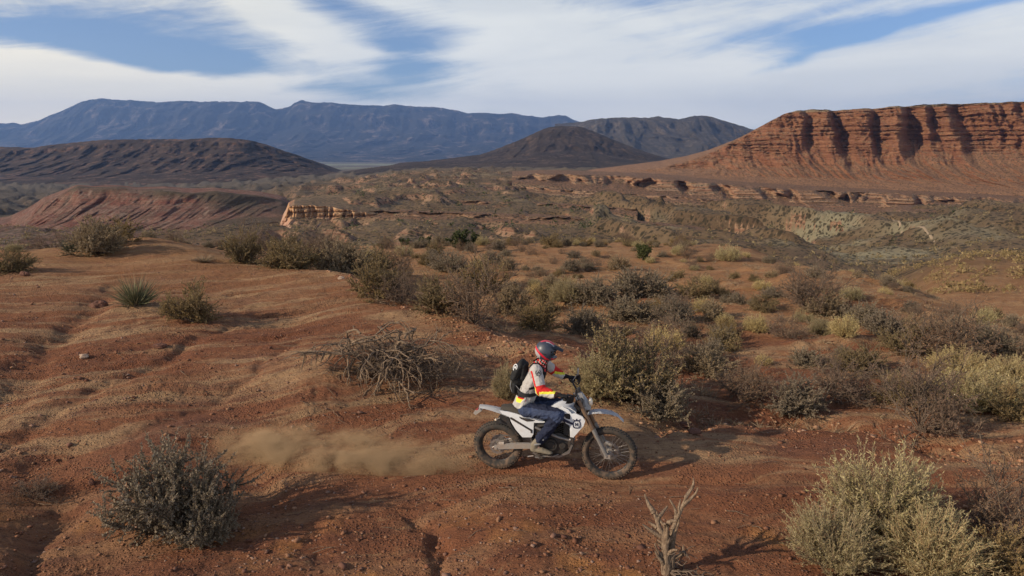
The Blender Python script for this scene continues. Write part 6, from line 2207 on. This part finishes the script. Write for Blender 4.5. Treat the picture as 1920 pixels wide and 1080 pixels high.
# boots
for a_, k_, t_, s in ((AR, KR, TR, -1), (AL, KL, TL, 1)):
    bm = bmesh.new()
    up = a_.lerp(k_, 0.30)
    blobs(bm, [(up, (0.058, 0.052, 0.04)), (a_ + Vector((-0.005, 0, 0.01)), (0.055, 0.046, 0.05)), (a_ + Vector((-0.01, 0, -0.045)), (0.052, 0.043, 0.032))])
    hl = a_ + Vector((-0.02, 0, -0.055))
    blobs(bm, [(hl, (0.048, 0.042, 0.036)), (hl.lerp(t_, 0.5) + Vector((0, 0, 0.012)), (0.055, 0.048, 0.042)), (t_, (0.050, 0.046, 0.030))])
    bt = fuse('boot', bm, [M_BOOT, M_BOOTD], person, 0.007, 3, lambda c, z0=hl.z: np.where(c[:, 2] < z0 - 0.022, 1, 0), 0.003, 20)
    for f in (0.10, 0.24):
        bm = bmesh.new()
        c_ = a_.lerp(k_, f)
        m = bmesh.ops.create_cube(bm, size=1)
        bmesh.ops.transform(bm, matrix=Matrix.Translation(c_ + Vector((0.01, s * 0.052, 0))) @ Matrix.Rotation(R(-15), 4, 'Y') @ Matrix.Diagonal((0.085, 0.012, 0.018, 1)), verts=m['verts'])
        bobj('buckle', bm, M_GREYP, bt, bevel=0.003)

# gloves: palm, four fingers wrapped over the grip, thumb below
for G, W_, s in ((GR, WR, -1), (GL, WL, 1)):
    bm = bmesh.new()
    palm = G + Vector((-0.030, 0, 0.022))
    blobs(bm, [(W_ + Vector((-0.02, 0, 0)), (0.034, 0.036, 0.030)), (W_ + Vector((0.02, 0, 0)), (0.030, 0.034, 0.026)), (palm, (0.026, 0.044, 0.020))], 6)
    for k, (yo, ln) in enumerate(((-0.034, 0.90), (-0.012, 1.0), (0.011, 1.04), (0.033, 0.94))):
        y_ = yo * -s
        b0 = palm + Vector((0.012, y_, 0.010)); b1 = G + Vector((0.030 * ln, y_, 0.024)); b2 = G + Vector((0.036 * ln, y_, -0.008)); b3 = G + Vector((0.012, y_, -0.028 * ln))
        blobs(bm, [(b0, e3(0.0105)), (b1, e3(0.0100)), (b2, e3(0.0092)), (b3, e3(0.0082))], 5)
    ty = -s * 0.048
    blobs(bm, [(palm + Vector((-0.005, ty * 0.7, -0.008)), e3(0.013)), (G + Vector((-0.020, ty * 1.1, -0.012)), e3(0.0105)), (G + Vector((0.006, ty * 1.05, -0.026)), e3(0.009))], 5)
    fuse('glove', bm, [M_GLV], person, 0.0038, 2)

# helmet
helm = bpy.data.objects.new('helmet', None); COL.objects.link(helm); helm.parent = person
tilt = Matrix.Rotation(R(10), 4, 'Y')
bm = bmesh.new()
m = bmesh.ops.create_uvsphere(bm, u_segments=96, v_segments=64, radius=1.06)
for v in bm.verts:
    x, y, z = v.co / 1.06
    # chin bar grows forward low down, face opening is pushed in
    fx = 0.138 * x * (1.0 + 0.22 * max(0, x) * sstep(0.15, -0.55, z))
    fy = 0.116 * y * (1 - 0.10 * max(0, -z))
    fz = 0.135 * z if z > 0 else 0.125 * z
    if z < -0.80: fz = -0.100 - 0.01 * (-z - 0.8)
    if x > 0.35 and -0.38 < z < 0.28 and abs(y) < 0.80:
        q = sstep(0.35, 0.6, x) * sstep(-0.38, -0.28, z) * sstep(0.28, 0.18, z)
        fx -= 0.045 * q
    v.co = (fx * 1.05, fy * 1.05, fz * 1.05)
bm.transform(tilt); bm.transform(Matrix.Translation(HEADC + Vector((-0.005, 0, 0.01))))
me_ = bpy.data.meshes.new('shell'); bmesh.ops.recalc_face_normals(bm, faces=bm.faces); bm.to_mesh(me_); bm.free()
for q in (M_HD, M_HR, M_HW): me_.materials.append(q)
nf = len(me_.polygons); c = np.empty(nf * 3, np.float32); me_.polygons.foreach_get('center', c); c = c.reshape(-1, 3).astype(float) - np.array(HEADC)
ct, st_ = math.cos(R(-10)), math.sin(R(-10))
lx, lz = c[:, 0] * ct + c[:, 2] * st_, -c[:, 0] * st_ + c[:, 2] * ct
idx = np.zeros(nf, int)
band = lz + 0.62 * lx                      # diagonal swoosh falling to the chin
idx[(band < -0.030) & (band > -0.066)] = 1
idx[(band <= -0.066) & (lx < -0.060)] = 2
idx[(band <= -0.066) & (lx >= 0.0) & (lx < 0.06)] = 1
idx[(lx > 0.085) & (lz < -0.04)] = 1
idx[(lz < -0.085)] = 0
idx[(lz > 0.118) & (np.abs(c[:, 1]) < 0.035)] = 1
idx[(lz > 0.105) & (np.abs(c[:, 1]) > 0.035) & (np.abs(c[:, 1]) < 0.050) & (lx > -0.02)] = 2
me_.polygons.foreach_set('material_index', idx.astype(np.int32))
me_.polygons.foreach_set('use_smooth', np.ones(nf, bool))
link('shell', me_, helm)
bm = bmesh.new()      # peak
rows = []
for q in np.linspace(0, 1, 7):
    hw_ = 0.085 - 0.028 * q
    rows.append([bm.verts.new(Vector((0.055 + 0.165 * q, k * hw_, 0.112 - 0.045 * q - 0.022 * k * k * (1 - 0.3 * q)))) for k in np.linspace(-1, 1, 9)])
for a_, b_ in zip(rows[:-1], rows[1:]):
    for k in range(8): bm.faces.new((a_[k], a_[k + 1], b_[k + 1], b_[k]))
bmesh.ops.solidify(bm, geom=bm.faces[:], thickness=0.006)
bm.transform(tilt); bm.transform(Matrix.Translation(HEADC + Vector((-0.005, 0, 0.01))))
bobj('peak', bm, M_HD, helm)
bm = bmesh.new()      # goggles
m = bmesh.ops.create_uvsphere(bm, u_segments=28, v_segments=16, radius=1)
for v in bm.verts: v.co = (0.062 + 0.045 * v.co.x, 0.083 * v.co.y, -0.008 + 0.040 * v.co.z)
bm.transform(tilt); bm.transform(Matrix.Translation(HEADC + Vector((-0.005, 0, 0.01))))
bobj('goggles', bm, M_GOG, person)
bm = bmesh.new()
torus(bm, (0, 0, 0), 0.128, 0.003, 48, 6, 5)
for v in bm.verts: v.co = (v.co.x, v.co.z * 0.93, v.co.y - 0.004)
bm.transform(tilt); bm.transform(Matrix.Translation(HEADC + Vector((-0.005, 0, 0.01))))
bobj('goggle_strap', bm, M_STRAP, person)
# chin vents
bm = bmesh.new()
panel(bm, [(600, 178), (622, 172), (618, 186), (600, 190)], -0.10, -0.085)
bobj('chin_vent', bm, M_HD, helm)
from mathutils.bvhtree import BVHTree


def on_surface(o, p, d):
    bv = BVHTree.FromPolygons([v.co for v in o.data.vertices], [q.vertices[:] for q in o.data.polygons])
    h = bv.ray_cast(p, d.normalized())
    if h[0] is None: h = bv.find_nearest(p)
    return h[0], h[1]


JBV = BVHTree.FromPolygons([v.co for v in jk.data.vertices], [q.vertices[:] for q in jk.data.polygons])
BADGE_DIR = Vector((0, 1, -0.2))
# neck cloth, tall and patterned
bm = bmesh.new()
blobs(bm, [(NEK + Vector((-0.02, 0, -0.045)), (0.088, 0.092, 0.035)), (NEK + Vector((0.0, 0, 0.02)), (0.072, 0.070, 0.035)), (HEADC + Vector((0.0, 0, -0.085)), (0.072, 0.066, 0.03))])
fuse('neck_scarf', bm, [M_JB, M_JR, M_JL], person, 0.0065, 3, lambda c: np.where(np.sin(c[:, 0] * 130 + c[:, 2] * 60) * np.sin(c[:, 2] * 150 - c[:, 0] * 40) > 0.55, 2, np.where(np.sin(c[:, 0] * 90 + c[:, 2] * 90) > 0.35, 1, 0)), 0.008, 20)
# sleeve badge: a ring with a pointed roof mark
bm = bmesh.new()
bc, _nn = on_surface(jk, S(497, 290, -0.33), BADGE_DIR)
ba = Vector((1, 0, 0)); bb2 = Vector((0, 0, 1))
def flatring(bm, c, n_, ro, ri, th=0.004, e=2.0, seg=28):
    n_ = n_.normalized(); a_ = n_.cross(Vector((0, 0, 1))).normalized(); b_ = a_.cross(n_)
    O, I, O2, I2 = [], [], [], []
    for k in range(seg):
        g = 2 * math.pi * k / seg
        dv = a_ * math.cos(g) + b_ * math.sin(g)
        O.append(bm.verts.new(c + dv * ro + n_ * th)); I.append(bm.verts.new(c + dv * ri + n_ * th)); O2.append(bm.verts.new(c + dv * ro)); I2.append(bm.verts.new(c + dv * ri))
    for k in range(seg):
        j = (k + 1) % seg
        bm.faces.new((O[k], O[j], I[j], I[k])); bm.faces.new((O[k], O2[k], O2[j], O[j])); bm.faces.new((I[k], I[j], I2[j], I2[k]))
    return a_, b_, n_


n0 = _nn
a_, b_, n_ = flatring(bm, bc, n0, 0.040, 0.034, 0.004)
def stroke(bm, p, q, w, n_, th):
    d = (q - p).normalized(); s_ = d.cross(n_) * w
    A = [bm.verts.new(p + s_ + n_ * th), bm.verts.new(p - s_ + n_ * th), bm.verts.new(q - s_ + n_ * th), bm.verts.new(q + s_ + n_ * th)]
    B = [bm.verts.new(v.co - n_ * th) for v in A]
    bm.faces.new(A); bm.faces.new(B[::-1])
    for k in range(4): bm.faces.new((A[k], B[k], B[(k + 1) % 4], A[(k + 1) % 4]))
stroke(bm, bc - a_ * 0.020 - b_ * 0.014, bc + b_ * 0.020, 0.004, n_, 0.005)
stroke(bm, bc + a_ * 0.020 - b_ * 0.014, bc + b_ * 0.020, 0.004, n_, 0.0055)
bobj('sleeve_badge', bm, M_JB, jk, smooth=False)

# backpack with round emblem (a thing of its own)
pack = bpy.data.objects.new('backpack', None); COL.objects.link(pack)
pack.matrix_world = BM
tag(pack, 'black backpack with a round white emblem worn by the rider', 'backpack')
bm = bmesh.new()
blobs(bm, [(S(392, 222, 0), (0.050, 0.125, 0.060)), (S(368, 262, 0), (0.070, 0.140, 0.065)), (S(345, 312, 0), (0.068, 0.13, 0.045)), (S(372, 340, 0), (0.060, 0.115, 0.05))], 6)
blobs(bm, [(S(412, 232, 0), (0.050, 0.11, 0.05)), (S(402, 310, 0), (0.055, 0.11, 0.05))], 6)
bag = fuse('bag', bm, [M_PACK], pack, 0.009, 5, None, 0.006, 16)
bm = bmesh.new()
nb = Vector((-0.70, -0.66, 0.40))
ec, nb2 = on_surface(bag, S(336, 245, -0.10) + nb.normalized() * 0.2, -nb)
ec = ec - nb.normalized() * 0.006
a_, b_, n_ = flatring(bm, ec, nb, 0.046, 0.036, 0.010)
stroke(bm, ec - a_ * 0.013 - b_ * 0.018, ec - a_ * 0.013 + b_ * 0.018, 0.005, n_, 0.010)
stroke(bm, ec + a_ * 0.013 - b_ * 0.018, ec + a_ * 0.013 + b_ * 0.018, 0.005, n_, 0.010)
stroke(bm, ec - a_ * 0.013, ec + a_ * 0.013, 0.005, n_, 0.0095)
bobj('emblem', bm, M_EMB, pack, smooth=False)
for s in (-1, 1):
    bm = bmesh.new()
    pts = [S(400, 215, -0.11), S(450, 212, -0.12), S(510, 240, -0.13), S(560, 300, -0.12), S(520, 370, -0.14), S(440, 385, -0.15)]
    pts = [Vector((p.x, s * abs(p.y), p.z)) for p in pts]
    # lay the strap on the jacket
    prev = None
    P_ = []
    for i in range(len(pts) - 1):
        for f in np.linspace(0, 1, 6, endpoint=False): P_.append(pts[i].lerp(pts[i + 1], f))
    P_.append(pts[-1])
    P_ = [(lambda h: h[0] + h[1] * 0.006)(JBV.find_nearest(q)) for q in P_]
    for i in range(len(P_)):
        p_ = P_[i]; d_ = (P_[min(i + 1, len(P_) - 1)] - P_[max(i - 1, 0)]).normalized()
        cdir = p_ - CHS; cdir.x *= 0.8; cdir.normalize()
        w_ = d_.cross(cdir).normalized() * 0.020
        row = [bm.verts.new(p_ + w_), bm.verts.new(p_ + cdir * 0.010), bm.verts.new(p_ - w_)]
        if prev: bm.faces.new((prev[0], prev[1], row[1], row[0])); bm.faces.new((prev[1], prev[2], row[2], row[1]))
        prev = row
    bmesh.ops.solidify(bm, geom=bm.faces[:], thickness=0.008)
    bobj('shoulder_strap', bm, M_STRAP, pack)
# waist pack (belt plus pouch)
wp = bpy.data.objects.new('waist_pack', None); COL.objects.link(wp)
wp.matrix_world = BM
tag(wp, 'black waist pack buckled round the rider under the backpack', 'waist pack')
bm = bmesh.new()
wc = WST + Vector((0.005, 0, 0.035))
rows = []
for k in range(40):
    a_ = 2 * math.pi * k / 40
    rows.append([bm.verts.new(wc + Vector((math.cos(a_) * (0.130 + o_) + math.copysign(0, 1), math.sin(a_) * (0.172 + o_), h_ - 0.02 * math.cos(a_)))) for h_, o_ in ((-0.022, 0.0), (-0.020, 0.010), (0.020, 0.010), (0.022, 0.0))])
for k in range(40):
    a2, b2 = rows[k], rows[(k + 1) % 40]
    for j in range(4): bm.faces.new((a2[j], a2[(j + 1) % 4], b2[(j + 1) % 4], b2[j]))
bobj('belt', bm, M_STRAP, wp)
bm = bmesh.new()
blobs(bm, [(S(352, 352, 0), (0.055, 0.12, 0.05)), (S(348, 400, 0), (0.055, 0.12, 0.045))], 5)
fuse('pouch', bm, [M_PACK], wp, 0.008, 4, None, 0.004, 18)
bm = bmesh.new()
pipe(bm, [S(318, 335, -0.08), S(312, 372, -0.09), S(325, 415, -0.08)], 0.006, 6)
pipe(bm, [S(350, 370, -0.135), S(375, 400, -0.13)], 0.005, 6)
bobj('pouch_trim', bm, M_GREYP, wp)

# ------------------------------------------------------------------ dust thrown up behind the rear wheel
dm = bpy.data.materials.new('dust'); dm.use_nodes = True
t = NT(dm.node_tree); t.n.clear()
do = t.new('ShaderNodeOutputMaterial'); dv = t.new('ShaderNodeVolumePrincipled')
dv.inputs['Color'].default_value = (1.0, 0.66, 0.38, 1)
dv.inputs['Anisotropy'].default_value = 0.1
oc = t.new('ShaderNodeTexCoord').outputs['Object']       # -1..1 in the unit ball
ox, oy, oz = t.sep(oc)
wrp = t.vm('SUBTRACT', t.noise(t.scalev(oc, (3.0, 1.0, 1.2)), 1.2, 3, 0.5, color=True), (0.5, 0.5, 0.5))
pc = t.vm('ADD', t.scalev(oc, (3.2, 0.9, 1.3)), t.scalev(wrp, (1.0, 1.0, 1.0)))
nz_ = t.noise(pc, 1.7, 6, 0.62)
r_ = t.new('ShaderNodeVectorMath', operation='LENGTH'); t.put(r_.inputs[0], oc)
fall = t.mr(r_.outputs['Value'], 1.0, 0.45)
# thick and tall at the far end, thin beside the wheel
along = t.m('MULTIPLY', t.mr(ox, 1.0, 0.80, 0.5, 1.0), t.mr(ox, -1.0, -0.45))
topc = t.mr(t.m('ADD', oz, t.m('MULTIPLY', ox, 0.45)), 0.60, -0.50)
den = t.m('MULTIPLY', t.m('MULTIPLY', fall, along), t.m('MULTIPLY', topc, t.mr(nz_, 0.38, 0.66)))
t.put(dv.inputs['Density'], t.m('MULTIPLY', den, 24.0))
t.l.new(dv.outputs[0], do.inputs['Volume'])
bm = bmesh.new()
bmesh.ops.create_icosphere(bm, subdivisions=3, radius=1)
me = bpy.data.meshes.new('dust_cloud'); bm.to_mesh(me); bm.free(); me.materials.append(dm)
dst = link('dust_cloud', me)
a0 = plane_pt(985, 868, RC.y + 0.05); a1 = plane_pt(330, 838, RC.y + 0.45)
cen = (a0 + a1) / 2
dst.location = cen + Vector((0, 0, 0.0))
dst.scale = ((a0 - a1).length / 2, 0.6, 0.58)
dst.rotation_euler = (0, 0, math.atan2(a0.y - a1.y, a0.x - a1.x))
tag(dst, 'tan dust cloud trailing behind the rear wheel', kind='stuff')
